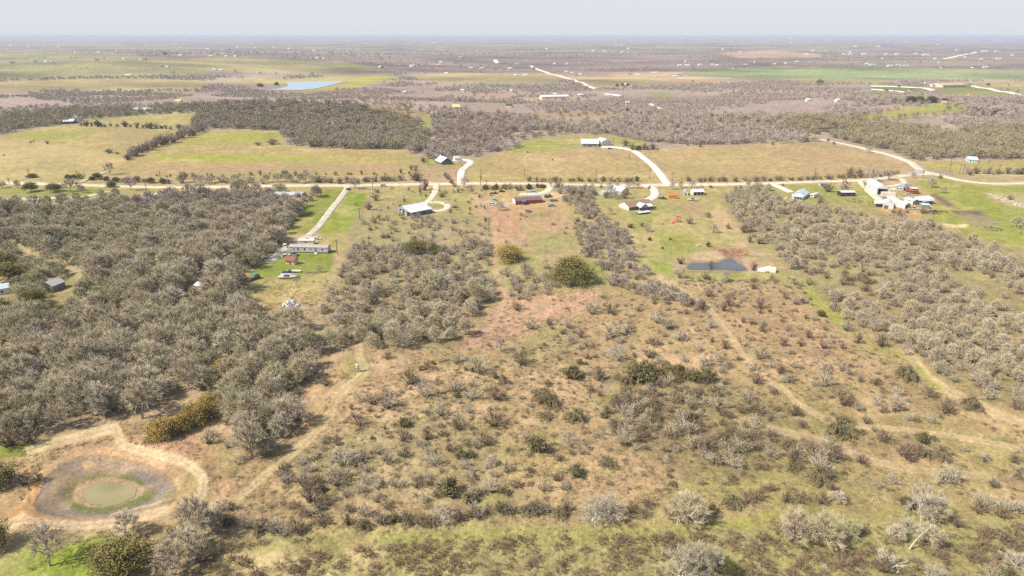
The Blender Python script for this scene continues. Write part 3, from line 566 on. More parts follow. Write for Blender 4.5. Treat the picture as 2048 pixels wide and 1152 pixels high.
# ---------------------------------------------------------------- water
def water(name, label, poly, z_off, col, rough, ripple, dens=6):
    P = [G(u, v) for u, v in poly]; z = sum(p.z for p in P) / len(P) + z_off
    A = []
    for a, b in zip(P, P[1:] + P[:1]):
        A += [a.lerp(b, k / dens) for k in range(dens)]
    A = np.array([(p.x, p.y) for p in A])
    A += (fbm(A[:, 0] / 2.5, A[:, 1] / 2.5, 2, 6)[:, None] - .5) * (2.2 if A[:, 1].mean() < 700 else 12)
    for _ in range(2): A = A * .5 + (np.roll(A, 1, 0) + np.roll(A, -1, 0)) * .25
    me = bpy.data.meshes.new(name); me.from_pydata([(x, y, z) for x, y in A], [], [tuple(range(len(A)))])
    m = mat(name + '_surface', col, rough, .1, .08, spec=.5); N = m.node_tree.nodes; L = m.node_tree.links
    nz = N.new('ShaderNodeTexNoise'); nz.inputs['Scale'].default_value = ripple; g = N.new('ShaderNodeNewGeometry'); L.new(g.outputs['Position'], nz.inputs['Vector'])
    bp = N.new('ShaderNodeBump'); bp.inputs['Strength'].default_value = .12; bp.inputs['Distance'].default_value = .1; L.new(nz.outputs[0], bp.inputs['Height'])
    if z_off < .3: L.new(bp.outputs[0], N['Principled BSDF'].inputs['Normal'])
    me.materials.append(m); me.update()
    o = link(name, me); return tag(o, label, kind='structure')
water('pond_water', 'murky olive water in the middle of the drying pond', [(162,986),(170,976),(195,964),(225,964),(252,971),(272,981),(274,991),(260,999),(237,1009),(215,1012),(192,1010),(172,1004)], .10, (.31,.27,.13), .2, 1.2)
water('pond_water', 'steel blue water of the farm pond beside the white shed', [(1373,539),(1376,532),(1383,527),(1400,526),(1420,526.5),(1437,524),(1449,519.5),(1462,517),(1470,520),(1479,527),(1487,532),(1493,538),(1489,541),(1470,541.5),(1455,540),(1430,540.8),(1412,539.5),(1392,540.5)], .10, (.085,.095,.10), .22, .7)
water('lake_water', 'pale far lake held by a straight grass dam', [(538,180),(560,177),(578,173),(575,168),(570,163.5),(620,163),(692,163),(660,171),(630,178),(595,181)], .5, (.35,.45,.58), .25, .05)
# ---------------------------------------------------------------- plants: shapes
def rnd(r, a, b): return a + (b - a) * r.random()
def unit(v): return v / (np.linalg.norm(v, axis=-1, keepdims=True) + 1e-9)
def prisms(P0, P1, R0, R1):
    """three-sided tapered sticks"""
    P0 = np.asarray(P0); P1 = np.asarray(P1); d = unit(P1 - P0)
    ref = np.where(np.abs(d[:, 2:3]) > .9, np.array([[1., 0, 0]]), np.array([[0., 0, 1]]))
    a = unit(np.cross(d, ref)); b = np.cross(d, a)
    V = []; 
    for P, R in ((P0, R0), (P1, R1)):
        for k in range(3):
            t = 2.0944 * k; V.append(P + (a * math.cos(t) + b * math.sin(t)) * np.reshape(R, (-1, 1)))
    V = np.stack(V, 1).reshape(-1, 3); n = len(P0)
    q = np.array([[0, 1, 4], [0, 4, 3], [1, 2, 5], [1, 5, 4], [2, 0, 3], [2, 3, 5]])
    T = (np.arange(n)[:, None, None] * 6 + q[None]).reshape(-1, 3)
    return V, T
def slivers(P, D, Ln, W, r):
    """thin twigs, one triangle each"""
    n = len(P); s = unit(np.cross(D, r.normal(size=(n, 3))))
    V = np.stack([P - s * W[:, None] / 2, P + s * W[:, None] / 2, P + D * Ln[:, None]], 1).reshape(-1, 3)
    return V, np.arange(3 * n).reshape(-1, 3)
def join(parts):
    V = []; T = []; b = 0
    for v, t in parts: V.append(v); T.append(t + b); b += len(v)
    return np.concatenate(V), np.concatenate(T)
def skeleton(r, H, R, nl, nm, nt, fork=.25, lean=.1, flat=1.0, up=.5, lowest=.25):
    """trunk, limbs, boughs and tips inside a domed crown; returns sticks and tips"""
    f = np.array([rnd(r, -1, 1) * lean * H, rnd(r, -1, 1) * lean * H, fork * H])
    cz = H * (lowest + .12); hz = H - cz
    tips = []
    while len(tips) < nt:
        d = unit(r.normal(size=3)); d[2] = d[2] if d[2] > -.25 else -d[2]
        rad = r.random() ** .33 * rnd(r, .82, 1.0)
        if rad < .35: continue
        lob = 1 + .16 * math.sin(3 * math.atan2(d[1], d[0]) + 1.7 * nl) + .1 * math.sin(5 * math.atan2(d[1], d[0]) + nt)
        tips.append([f[0] * 1.3 + d[0] * R * rad * lob, f[1] * 1.3 + d[1] * R * rad * lob, cz + d[2] * hz * rad * (1 if d[2] > 0 else .6) * flat])
    tips = np.array(tips)
    def cl(pts, k):
        c = pts[r.choice(len(pts), k, replace=False)]
        for _ in range(3):
            l = np.argmin(((pts[:, None] - c[None]) ** 2).sum(-1), 1)
            c = np.array([pts[l == i].mean(0) if (l == i).any() else c[i] for i in range(k)])
        return c, l
    mc, lt = cl(tips, nm)
    mc = f + (mc - f) * .78; lc, lm = cl(mc, nl); lc = f + (lc - f) * .55
    lc[:, 2] -= .04 * H; mid = (f + lc) / 2 + r.normal(size=lc.shape) * .03 * H
    mm = (lc[lm] + mc) / 2 + r.normal(size=mc.shape) * .03 * H; mm[:, 2] -= .01 * H
    tr = .028 * H
    base = np.array([[0, 0, -.3]]); knee = np.array([f * .5 + r.normal(size=3) * .01 * H])
    thick = [prisms(base, knee, [tr * 1.35], [tr]), prisms(knee, [f], [tr], [tr * .85]),
             prisms(np.repeat([f], nl, 0), mid, np.full(nl, tr * .62), np.full(nl, tr * .5)), prisms(mid, lc, np.full(nl, tr * .5), np.full(nl, tr * .36))]
    thin = [prisms(lc[lm], mm, np.full(nm, tr * .32), np.full(nm, tr * .24)), prisms(mm, mc, np.full(nm, tr * .24), np.full(nm, tr * .17)),
            prisms(mc[lt], tips, np.full(nt, tr * .14), np.full(nt, tr * .06))]
    return thick, thin, tips, f, mc[lt]
def bare_tree(seed, H=9., R=4., tw=21, tl=1.2, w=.053, **k):
    r = np.random.default_rng(seed)
    thick, thin, tips, f, par = skeleton(r, H, R, 6, 26, 150, **k)
    t = r.random((len(tips), tw, 1)); P = (par[:, None] * (1 - t) + tips[:, None] * t).reshape(-1, 3)
    out = unit(P - np.array([f[0], f[1], H * .35])); d = unit(P * 0 + np.repeat(unit(tips - par), tw, 0) * .6 + out * .6 + r.normal(size=P.shape) * .55 + np.array([0, 0, .25]))
    L = r.uniform(.5, 1.25, len(P)) * tl * H / 9
    tws = slivers(P, d, L, r.uniform(.6, 1.3, len(P)) * w * H / 9, r)
    # a second order of twiglets
    q = P + d * (L * .45)[:, None]; d2 = unit(d + r.normal(size=d.shape) * .7)
    tw2 = slivers(q, d2, L * .6, np.full(len(q), w * .7 * H / 9), r)
    return join(thick), join(thin + [tws, tw2])
def leafy_tree(seed, H=9., R=5., nt=130, lv=56, ls=.31, **k):
    r = np.random.default_rng(seed)
    thick, thin, tips, f, par = skeleton(r, H, R, 6, 22, nt, **k)
    n = nt * lv; c = np.repeat(tips, lv, 0) + r.normal(size=(n, 3)) * np.array([.75, .75, .45]) * R / 5.2
    a = unit(r.normal(size=(n, 3)) + np.array([0, 0, .6])); s = unit(np.cross(a, r.normal(size=(n, 3)))); t = np.cross(a, s)
    z = r.uniform(.5, 1.3, n)[:, None] * ls * R / 5.2
    V = np.stack([c - s * z * .5, c + t * z * .55, c + s * z * .5, c - t * z * .55], 1).reshape(-1, 3)
    T = (np.arange(n)[:, None, None] * 4 + np.array([[0, 1, 2], [0, 2, 3]])).reshape(-1, 3)
    return join(thick), join(thin + [(V, T)])
def bush(seed, H=3., R=2.2, ns=46, tw=12, w=.075, spread=.9, droop=0., tl=.55, leaves=0, base=.5):
    """many stems from the ground"""
    r = np.random.default_rng(seed)
    az = r.uniform(0, 2 * math.pi, ns); el = r.uniform(0, 1, ns) ** .7 * spread
    d = np.stack([np.cos(az) * np.sin(el * 1.45), np.sin(az) * np.sin(el * 1.45), np.cos(el * 1.2)], 1)
    L = r.uniform(.72, 1.05, ns) * (1 + .2 * np.sin(az * 3 + seed))
    tip = d * np.array([R, R, H]) * L[:, None]
    P0 = np.stack([np.cos(az), np.sin(az), np.zeros(ns)], 1) * (r.random(ns) * base * R * .35)[:, None]; P0[:, 2] = -.15
    m = P0 * .5 + tip * .5 + r.normal(size=tip.shape) * .07 * R + np.array([0, 0, H * (.10 + droop * .35)])
    tip[:, 2] -= droop * H * .45 * el
    tip[:, 2] = np.maximum(tip[:, 2], .12 * H)
    rs = .012 * H + .012
    parts = [prisms(P0, m, np.full(ns, rs), np.full(ns, rs * .7)), prisms(m, tip, np.full(ns, rs * .7), np.full(ns, rs * .25))]
    t = r.random((ns, tw, 1)) ** .7; A = (m[:, None] * (1 - t) + tip[:, None] * t).reshape(-1, 3)
    dd = np.repeat(unit(tip - m), tw, 0); out = unit(A - np.array([0, 0, H * .2]))
    d2 = unit(dd * .7 + out * .5 + r.normal(size=A.shape) * .5 + np.array([0, 0, .15 - droop * .9]))
    LL = r.uniform(.5, 1.3, len(A)) * tl * (H + R) / 5
    parts.append(slivers(A, d2, LL, r.uniform(.6, 1.3, len(A)) * w, r))
    q = A + d2 * (LL * .4)[:, None]; parts.append(slivers(q, unit(d2 + r.normal(size=q.shape) * .7), LL * .65, np.full(len(q), w * .75), r))
    if leaves:
        n = leaves; c = A[r.integers(0, len(A), n)] + r.normal(size=(n, 3)) * .16 * R
        c[:, 2] = np.abs(c[:, 2]); a = unit(r.normal(size=(n, 3))); s = unit(np.cross(a, r.normal(size=(n, 3)))); b = np.cross(a, s); z = r.uniform(.5, 1.3, n)[:, None] * .085 * R
        V = np.stack([c - s * z, c + b * z, c + s * z, c - b * z], 1).reshape(-1, 3)
        parts.append((V, (np.arange(n)[:, None, None] * 4 + np.array([[0, 1, 2], [0, 2, 3]])).reshape(-1, 3)))
    return None, join(parts)
def tuft(seed, H=.5, R=.4, n=26, w=.07):
    r = np.random.default_rng(seed); P = r.normal(size=(n, 3)) * R * .45; P[:, 2] = -.05
    d = unit(np.stack([r.normal(size=n) * .6, r.normal(size=n) * .6, np.ones(n)], 1))
    return None, slivers(P, d, r.uniform(.5, 1.1, n) * H, np.full(n, w), r)
def far_tree(seed, H=8., R=4., n=260, w=.3, leaf=False):
    """a crown seen from a kilometre: a few stems and a haze of coarse sprays"""
    r = np.random.default_rng(seed)
    c = unit(r.normal(size=(n, 3))) * (r.random(n) ** .4)[:, None]; c[:, 2] = np.abs(c[:, 2]) * 1.0 - .12
    P = c * np.array([R, R, H * .62]) + np.array([0, 0, H * .34])
    d = unit(c + r.normal(size=(n, 3)) * .5 + np.array([0, 0, .5]))
    parts = [slivers(P - d * .3, d, r.uniform(.6, 1.4, n) * (1.7 if not leaf else 1.2), np.full(n, w * (1 if not leaf else 1.8)), r)]
    k = 5; az = r.random(k) * 6.28; parts.append(prisms(np.zeros((k, 3)), np.stack([np.cos(az) * R * .5, np.sin(az) * R * .5, np.full(k, H * .6)], 1), np.full(k, .2), np.full(k, .07)))
    return None, join(parts)
# ---------------------------------------------------------------- plants: materials
BARK = mat('bark', (.40,.335,.26), .9, .25, 2.0)
PALEBARK = mat('bleached_bark', (.62,.57,.49), .85, .12, 2.0)
M_GREY = mat_plant('grey_twigs', [(.72,.605,.41), (.58,.46,.315), (.76,.66,.455), (.66,.545,.38), (.71,.62,.39), (.79,.69,.50), (.61,.49,.35), (.75,.635,.45)], .22, .78)
M_OLIVE = mat_plant('lichened_twigs', [(.58,.52,.30), (.63,.56,.35), (.50,.46,.25), (.66,.58,.38)], .22)
M_MAUVE = mat_plant('mauve_twigs', [(.56,.46,.365), (.62,.52,.42), (.50,.40,.32), (.66,.56,.45)], .22)
M_PALE = mat_plant('pale_twigs', [(.50,.42,.305), (.57,.49,.36), (.45,.37,.27), (.51,.46,.30)], .4, .8)
M_WHITE = mat_plant('bleached_twigs', [(.52,.46,.34), (.57,.51,.385), (.48,.44,.31)], .4, .82)
M_BROWN = mat_plant('brown_twigs', [(.33,.24,.16), (.38,.28,.19), (.28,.21,.135), (.35,.28,.175)], .5)
M_PURPLE = mat_plant('purple_twigs', [(.26,.17,.135), (.31,.20,.17), (.24,.165,.125)], .5)
M_MOUND = mat_plant('briar_stems', [(.27,.225,.125), (.32,.27,.15), (.23,.20,.10)], .5)
M_GREENB = mat_plant('evergreen_scrub', [(.20,.17,.08), (.24,.205,.095), (.175,.16,.07), (.24,.23,.12)], .5)
M_OAK = mat_plant('live_oak_leaves', [(.20,.18,.055), (.24,.205,.065), (.17,.16,.05), (.27,.225,.075)], .35, .6)
M_GOLD = mat_plant('golden_oak_leaves', [(.44,.31,.08), (.48,.345,.10), (.38,.28,.08)], .35, .6)
M_DARK = mat_plant('dark_oak_leaves', [(.12,.115,.05), (.145,.135,.055)], .35, .65)
M_WEED = mat_plant('brown_weed_stems', [(.29,.205,.135), (.34,.245,.165), (.26,.20,.12), (.31,.24,.14)], .6)
M_DRY = mat_plant('dry_grass_blades', [(.42,.32,.18), (.36,.30,.14), (.47,.36,.22), (.29,.28,.10), (.33,.25,.14)], .6, .9)
KIND = {}  # kind -> (name, category, list of (trunk mesh, crown mesh, both mesh), nominal crown width, nominal height)
def make_kind(kind, name, cat, builder, mats, seeds, width, hh, **kw):
    out = []
    for k, sd_ in enumerate(seeds):
        tk, cr = builder(sd_, **{a: (b(k) if callable(b) else b) for a, b in kw.items()})
        bark, leaf = mats
        tm = mesh_np(name + '_trunk', tk[0], tk[1], [bark]) if tk is not None else None
        cm = mesh_np(name + '_crown' if tm else name, cr[0], cr[1], [leaf])
        if tm:
            V, T = join([tk, cr]); both = mesh_np(name, V, T, [bark, leaf], np.r_[np.zeros(len(tk[1])), np.ones(len(cr[1]))])
        else: both = cm
        out.append((tm, cm, both))
    KIND[kind] = (name, cat, out, width, hh)
s6 = range(6)
make_kind('grey', 'bare_tree', 'tree', bare_tree, (BARK, M_GREY), range(10, 16), 8.2, 9, R=lambda k: (4.0, 3.7, 4.4, 3.5, 4.2, 3.9)[k], fork=lambda k: (.25, .3, .2, .35, .22, .28)[k])
make_kind('olive', 'bare_tree', 'tree', bare_tree, (BARK, M_OLIVE), range(20, 24), 8.2, 9, R=lambda k: (4.2, 3.8, 4.5, 3.9)[k], tw=18)
make_kind('mauve', 'bare_tree', 'tree', bare_tree, (BARK, M_MAUVE), range(30, 34), 8.2, 9, R=lambda k: (4.0, 3.6, 4.3, 3.9)[k])
make_kind('thintree', 'bare_tree', 'tree', bare_tree, (BARK, M_MAUVE), range(35, 38), 7, 8, H=8., R=3.4, tw=8, fork=.22)
make_kind('cream', 'bare_tree', 'tree', bare_tree, (PALEBARK, M_WHITE), range(40, 43), 9.5, 8, H=8., R=4.6, fork=.15, tw=16, lowest=.05)
make_kind('oak', 'live_oak', 'tree', leafy_tree, (BARK, M_OAK), range(50, 54), 11, 8, H=8., R=5.2, fork=.28, lowest=.22)
make_kind('gold', 'golden_oak', 'tree', leafy_tree, (BARK, M_GOLD), range(55, 58), 11, 8, H=8., R=5.2, fork=.2, lowest=.1)
make_kind('dark', 'live_oak', 'tree', leafy_tree, (BARK, M_DARK), range(60, 63), 11, 8, H=8., R=5.2, fork=.2, lowest=.1)
make_kind('brown', 'brown_bush', 'bush', bush, (BARK, M_BROWN), range(70, 74), 4.4, 3, ns=50, tw=14, w=.07)
make_kind('purple', 'mesquite_bush', 'bush', bush, (BARK, M_PURPLE), range(75, 78), 3.6, 3.2, H=3.2, R=1.9, spread=.72, ns=40, tw=10, w=.06)
make_kind('pale', 'pale_bush', 'bush', bush, (BARK, M_PALE), range(80, 84), 4.6, 3.2, H=3.2, R=2.3, ns=40, tw=11, w=.075)
make_kind('white', 'bleached_bush', 'bush', bush, (BARK, M_WHITE), range(85, 88), 4.6, 3, ns=40, tw=11, w=.075)
make_kind('mound', 'briar_mound', 'bush', bush, (BARK, M_MOUND), range(90, 93), 5.4, 3, R=2.6, ns=70, tw=22, w=.06, droop=.8, spread=1.0)
make_kind('green', 'evergreen_bush', 'bush', bush, (BARK, M_GREENB), range(95, 98), 4.0, 3, R=2.0, ns=36, tw=12, leaves=900)
make_kind('weed', 'weeds', 'weeds', bush, (BARK, M_WEED), range(100, 104), 3.0, 1.1, H=1.1, R=1.5, ns=34, tw=12, w=.05, tl=.8, base=2.2)
make_kind('tuft', 'grass', 'grass', tuft, (BARK, M_DRY), range(110, 116), 1, .5)
make_kind('fgrey', 'far', 'trees', far_tree, (BARK, mat_plant('far_mauve_twigs', [(.50,.41,.34), (.56,.465,.38), (.45,.36,.30), (.60,.51,.40)], .2)), range(120, 126), 8, 8)
make_kind('folive', 'far', 'trees', far_tree, (BARK, mat_plant('far_olive_twigs', [(.38,.33,.20), (.43,.365,.225), (.33,.29,.165)], .2)), range(130, 134), 8, 8, n=300)
make_kind('fbrown', 'far', 'trees', far_tree, (BARK, mat_plant('far_brown_twigs', [(.38,.30,.235), (.43,.345,.27), (.32,.26,.20)], .2)), range(136, 140), 8, 8, n=300)
# ---------------------------------------------------------------- plants: where they stand
def S(*a): return a
# zones painted in order: (name, polygon, [(kind, spacing m, probability, min size, max size)]); size = crown width in metres
ZONES = [
 ('far_wood', [(-60,186),(2110,200),(2110,345),(-60,345)], [('fgrey', 9.5, .85, 6, 11)]),
 ('far_wood2', [(-60,150),(2110,160),(2110,200),(-60,186)], [('fgrey', 11, .75, 5, 9)]),
 ('far_edge', [(-60,100),(2110,100),(2110,160),(-60,150)], [('fgrey', 40, .3, 8, 14)]),
 ('lowscrub', [(-60,186),(400,184),(540,188),(800,180),(920,186),(905,222),(860,232),(700,204),(540,203),(380,213),(120,222),(-60,232)], [('fgrey', 7, .85, 3.5, 6.5)]),
 ('lowscrub', [(1030,190),(1300,188),(1700,200),(1640,232),(1400,228),(1250,222),(1040,224)], [('fgrey', 7.5, .85, 4, 7)]),
 ('clear', [(-50,100),(130,100),(250,108),(330,120),(480,134),(380,150),(0,160),(-60,160)], [('fgrey', 90, .1, 8, 12)]),
 ('clear', [(-60,165),(250,157),(420,162),(400,182),(200,184),(60,181),(-60,176)], []),
 ('clear', [(310,122),(440,113),(530,119),(700,125),(770,140),(640,150),(400,142)], []),
 ('clear', [(420,166),(540,163),(620,156),(760,149),(810,158),(730,168),(690,178),(620,189),(540,186),(500,178)], []),
 ('clear', [(810,152),(900,146),(1060,148),(1150,161),(960,168),(850,163)], []),
 ('clear', [(1060,146),(1130,147),(1390,143),(1620,150),(1500,165),(1260,175),(1200,178),(1150,160)], []),
 ('clear', [(1340,150),(1400,138),(1600,131),(2150,138),(2150,156),(1800,158),(1500,156)], []),
 ('clear', [(1430,100),(1560,98),(1640,108),(1640,116),(1480,118)], []),
 ('clear', [(1560,160),(1750,159),(1800,165),(1600,167)], []),
 ('clear', [(1740,172),(1830,173),(1880,174),(1950,172),(2045,190),(2110,190),(2110,200),(1900,193),(1870,185),(1811,187),(1700,187)], []),
 ('clear', [(1900,164),(2150,162),(2150,188),(2050,188),(1960,172)], []),
 ('clear', [(1290,188),(1345,187),(1335,195),(1300,196)], []),
 ('clear', [(905,188),(1000,187),(1040,190),(1010,204),(910,203)], [('fbrown', 30, .3, 5, 8)]),
 ('clear', [(1030,196),(1250,192),(1200,203),(1060,207)], [('fbrown', 26, .4, 5, 8)]),
 ('clear', [(1790,213),(1840,213),(1790,219),(1735,218)], []),
 ('scrubfar', [(700,205),(830,217),(860,230),(760,236),(690,228)], [('folive', 14, .4, 5, 10)]),
 ('scrubfar', [(1040,226),(1250,224),(1230,238),(1160,248),(1040,242)], [('fbrown', 14, .35, 4, 8)]),
 ('oliveband', [(0,235),(60,228),(140,222),(380,213),(400,226),(190,240),(100,252),(0,270)], [('folive', 8, .95, 6, 11)]),
 ('dark_wood', [(380,215),(560,205),(700,212),(820,240),(860,262),(845,318),(820,300),(600,297),(560,262),(385,258),(390,235)], [('folive', 7.5, .55, 7, 12), ('fbrown', 8, .5, 7, 12)]),
 ('brown_wood', [(860,235),(900,228),(1000,226),(1080,240),(1060,262),(1000,300),(950,318),(860,318)], [('fgrey', 8, .6, 6, 11), ('fbrown', 9, .5, 6, 10)]),
 ('mid_far', [(1040,262),(1250,250),(1500,240),(1570,250),(1620,285),(1270,300),(1250,285),(1150,270),(1040,282),(950,318)], [('fgrey', 8, .7, 6, 11), ('fbrown', 10, .4, 5, 9)]),
 ('olive_wood', [(1570,240),(1700,238),(1760,246),(1900,262),(1980,252),(2110,250),(2110,320),(1900,318),(1840,322),(1740,300),(1640,280),(1580,266)], [('folive', 7.5, .9, 7, 12), ('fgrey', 11, .4, 6, 9)]),
 ('mauve_patch', [(1770,248),(1850,240),(2110,236),(2110,255),(1980,258),(1900,266)], [('fgrey', 7, .95, 5, 8)]),
 ('clear', [(1720,234),(1880,207),(1930,212),(1950,220),(1800,238),(1720,243)], [('folive', 22, .35, 7, 11)]),
 ('clear', [(320,205),(385,206),(380,213),(330,214)], []), ('clear', [(262,217),(312,216),(312,224),(262,225)], []),
 ('clear', [(836,228),(864,230),(868,264),(846,268)], [('folive', 25, .3, 3, 5)]),
 # fields
 ('field', [(140,252),(190,238),(280,231),(390,226),(384,240),(382,258),(250,256)], []),
 ('field', [(-80,282),(20,266),(60,258),(130,249),(220,254),(380,257),(410,258),(430,258),(560,262),(575,290),(620,297),(800,300),(832,312),(860,320),(940,320),(1040,296),(1060,280),(1140,270),(1230,272),(1290,284),(1400,291),(1560,286),(1640,284),(1740,300),(1836,322),(2110,320),(2110,368),(-80,364)], []),
 # verge and homesteads
 ('wood_left', [(-60,418),(60,418),(250,412),(330,398),(352,392),(420,390),(500,389),(545,388),(600,392),(640,388),(640,398),(606,420),(592,450),(566,474),(566,490),(545,508),(515,530),(492,556),(482,606),(500,640),(560,655),(640,658),(700,650),(690,690),(655,716),(640,750),(606,775),(592,800),(596,834),(560,890),(500,935),(466,930),(440,905),(380,866),(300,850),(255,838),(140,850),(100,876),(-60,872)],
   [('grey', 6.8, .97, 7.5, 13), ('olive', 9.5, .6, 7.5, 12), ('pale', 5, .8, 3, 6), ('brown', 9, .3, 2.5, 4)]),
 ('wood_green', [(-60,500),(60,490),(200,560),(240,600),(120,640),(-60,650)], [('olive', 6.4, .85, 6, 10), ('oak', 15, .35, 5, 8), ('green', 12, .3, 3, 5)]),
 ('wood_olive', [(130,400),(320,410),(330,470),(250,540),(120,520),(100,440)], [('olive', 6.5, .75, 6, 9), ('grey', 7, .75, 6, 9), ('oak', 22, .3, 4, 6)]),
 ('wood_top', [(250,412),(340,396),(500,390),(640,392),(600,420),(560,440),(300,430)], [('mauve', 5.8, .95, 5.5, 9.5)]),
 ('wood_mid', [(600,664),(660,650),(720,632),(800,612),(870,590),(980,560),(1000,590),(960,640),(930,672),(880,690),(800,700),(700,694),(655,712),(640,690)], [('grey', 5.2, .85, 5, 8.5), ('olive', 7, .6, 5, 8.5)]),
 ('mid_scrub', [(690,520),(740,470),(800,440),(870,440),(980,455),(985,520),(990,575),(850,585),(760,560),(680,560)], [('pale', 4.4, .8, 4, 6.5), ('grey', 6.5, .5, 4, 6.5)]),
 ('mid_scrub2', [(640,612),(670,575),(720,560),(760,570),(860,585),(860,620),(760,630),(640,664)], [('pale', 5, .75, 3, 5.5), ('brown', 7, .5, 3, 5), ('grey', 7, .75, 5, 8)]),
 ('barn_scrub', [(738,376),(990,376),(990,455),(740,470),(700,500)], [('pale', 9, .3, 2.5, 4.5), ('brown', 11, .35, 2.2, 4), ('purple', 12, .4, 2.5, 4)]),
 ('barn_scrub2', [(700,440),(800,430),(975,450),(980,490),(700,500)], [('pale', 5.5, .6, 3, 5.5), ('brown', 9, .3, 3, 4.5)]),
 ('centre_strip', [(1110,388),(1130,378),(1185,380),(1190,420),(1230,440),(1262,480),(1285,530),(1340,565),(1420,604),(1400,622),(1350,622),(1290,600),(1240,575),(1215,555),(1160,505),(1140,450),(1150,420)], [('pale', 4.4, .8, 3.5, 6), ('mauve', 6, .5, 4, 7), ('brown', 10, .3, 3, 5)]),
 ('oak_scrub', [(1000,545),(1080,530),(1130,556),(1150,575),(1120,600),(1040,602),(1005,590)], [('pale', 5.2, .8, 4, 6.5)]),
 ('scrub_right', [(1445,388),(1510,368),(1548,380),(1560,402),(1600,412),(1690,420),(1770,440),(1850,446),(1900,468),(2110,560),(2110,880),(2030,836),(1960,795),(1900,760),(1850,730),(1800,690),(1730,665),(1680,632),(1625,590),(1600,560),(1560,515),(1500,475),(1465,430)],
   [('pale', 4.5, .78, 3.5, 6.5), ('grey', 7, .55, 4.5, 7), ('brown', 10, .3, 3, 5)]),
 ('clear', [(1880,545),(1950,545),(2050,600),(2060,640),(1960,590)], [('pale', 12, .3, 3, 5)]),
 ('brownpatch', [(1590,540),(1700,535),(1760,560),(1740,600),(1600,580)], [('brown', 5.5, .7, 3.5, 6), ('mound', 10, .4, 4, 6)]),
 ('yardspill', [(1545,395),(1760,420),(1760,440),(1700,425),(1600,412)], [('pale', 8, .4, 3, 5)]),
 # foreground scrub
 ('sparse', [(940,690),(1010,610),(1200,590),(1290,605),(1420,626),(1420,580),(1340,565),(1300,555),(1590,556),(1640,620),(1800,705),(1850,745),(1990,830),(2110,880),(2110,1000),(1700,990),(1540,985),(1300,985),(1100,1010),(900,1010),(700,1035),(480,1050),(560,960),(620,860),(660,780),(760,760),(860,700)],
   [('brown', 7.5, .30, 1.4, 3.8), ('pale', 6.5, .42, 1.4, 4.4), ('purple', 12, .2, 1.6, 3), ('mound', 15, .2, 1.5, 3.2), ('green', 20, .2, 1.4, 2.6), ('weed', 3.0, .5, .9, 2.8)]),
 ('meadow', [(645,722),(720,700),(900,690),(880,720),(800,760),(720,780),(640,850),(610,860),(610,800)], [('weed', 6, .2, 1, 2)]),
 ('pink_open', [(960,640),(1010,605),(1200,590),(1230,640),(1120,660),(1010,720),(900,720)], [('weed', 6, .35, 1, 2.4), ('brown', 12, .2, 1.5, 3), ('pale', 12, .25, 1.5, 3)]),
 ('pale_run', [(1290,610),(1400,626),(1400,700),(1420,770),(1340,740),(1290,690)], [('pale', 5.0, .5, 2.4, 4.6), ('brown', 9, .2, 2, 3.5)]),
 ('pale_field', [(560,900),(700,880),(860,880),(1010,900),(1020,980),(880,1000),(640,1010),(560,980)], [('pale', 4.3, .6, 2.0, 5), ('brown', 8, .3, 2, 4), ('green', 17, .3, 2, 3.2), ('weed', 3.2, .6, 1, 2.8)]),
 ('thicket', [(1200,770),(1290,742),(1380,750),(1480,790),(1560,850),(1650,890),(1690,930),(1640,962),(1540,950),(1400,935),(1330,905),(1230,890),(1200,830),(1235,800)], [('pale', 5.2, .55, 2.5, 7), ('brown', 5, .6, 2.2, 6), ('mound', 6.5, .6, 3, 7), ('weed', 3.5, .6, 1.5, 3.5), ('green', 13, .3, 2.5, 4)]),
 ('thicket_green', [(1190,765),(1290,735),(1400,745),(1420,765),(1300,775),(1230,790)], [('green', 5.5, .55, 3.5, 6), ('mound', 5.5, .8, 4, 7)]),
 ('right_mix', [(1700,790),(1800,800),(1900,810),(1960,860),(1880,870),(1760,850)], [('white', 8, .35, 2.5, 5), ('brown', 8, .4, 2, 4)]),
 ('lowmounds', [(1740,880),(1900,880),(1920,920),(1800,925)], [('brown', 6, .5, 3, 5), ('mound', 7, .4, 3, 5)]),
 ('lower', [(380,1110),(520,1085),(700,1075),(1000,1062),(1380,1062),(1540,1040),(2110,1050),(2110,1230),(360,1230)], [('weed', 2.2, .68, 1.4, 4.4), ('brown', 11, .25, 1.6, 3)]),
 ('lower_strip', [(480,1100),(700,1070),(1000,1056),(1400,1052),(1560,1030),(1560,1045),(1400,1072),(1000,1080),(700,1095),(520,1120)], [('weed', 5, .15, .8, 1.6)]),
 ('pondside', [(-100,880),(100,878),(255,842),(300,852),(380,868),(440,907),(480,950),(460,1000),(420,1040),(380,1060),(100,1090),(-100,1100)], []),
 ('bank_wild', [(-60,1110),(-60,1230),(300,1230),(400,1130),(480,1060),(400,1040),(300,1080),(200,1070)], [('weed', 8, .2, 1, 2)]),
 # clearings, yards, paths
 ('clear', [(298,880),(296,828),(375,782),(440,782),(446,832),(385,880)], []), ('clear', [(425,752),(428,712),(485,712),(488,752)], []),
 ('clear', [(646,376),(745,376),(742,400),(712,462),(690,505),(670,515),(640,600),(500,615),(485,592),(505,545),(545,514),(566,490),(568,470),(595,440),(612,410),(646,392)], []),
 ('clear', [(980,378),(1130,380),(1120,425),(1000,430),(985,420)], []),
 ('pinkyard', [(985,425),(1140,425),(1150,470),(1160,505),(1100,535),(1000,510),(990,470)], [('pale', 11, .3, 2.5, 4), ('brown', 14, .25, 2, 3.5)]),
 ('clear', [(1195,372),(1440,378),(1445,400),(1466,440),(1500,478),(1560,520),(1600,558),(1300,556),(1285,530),(1262,478),(1235,440),(1196,415)], []),
 ('clear', [(1530,366),(1740,362),(1850,352),(2110,352),(2110,520),(1900,465),(1850,443),(1770,434),(1690,415),(1600,405),(1555,398)], []),
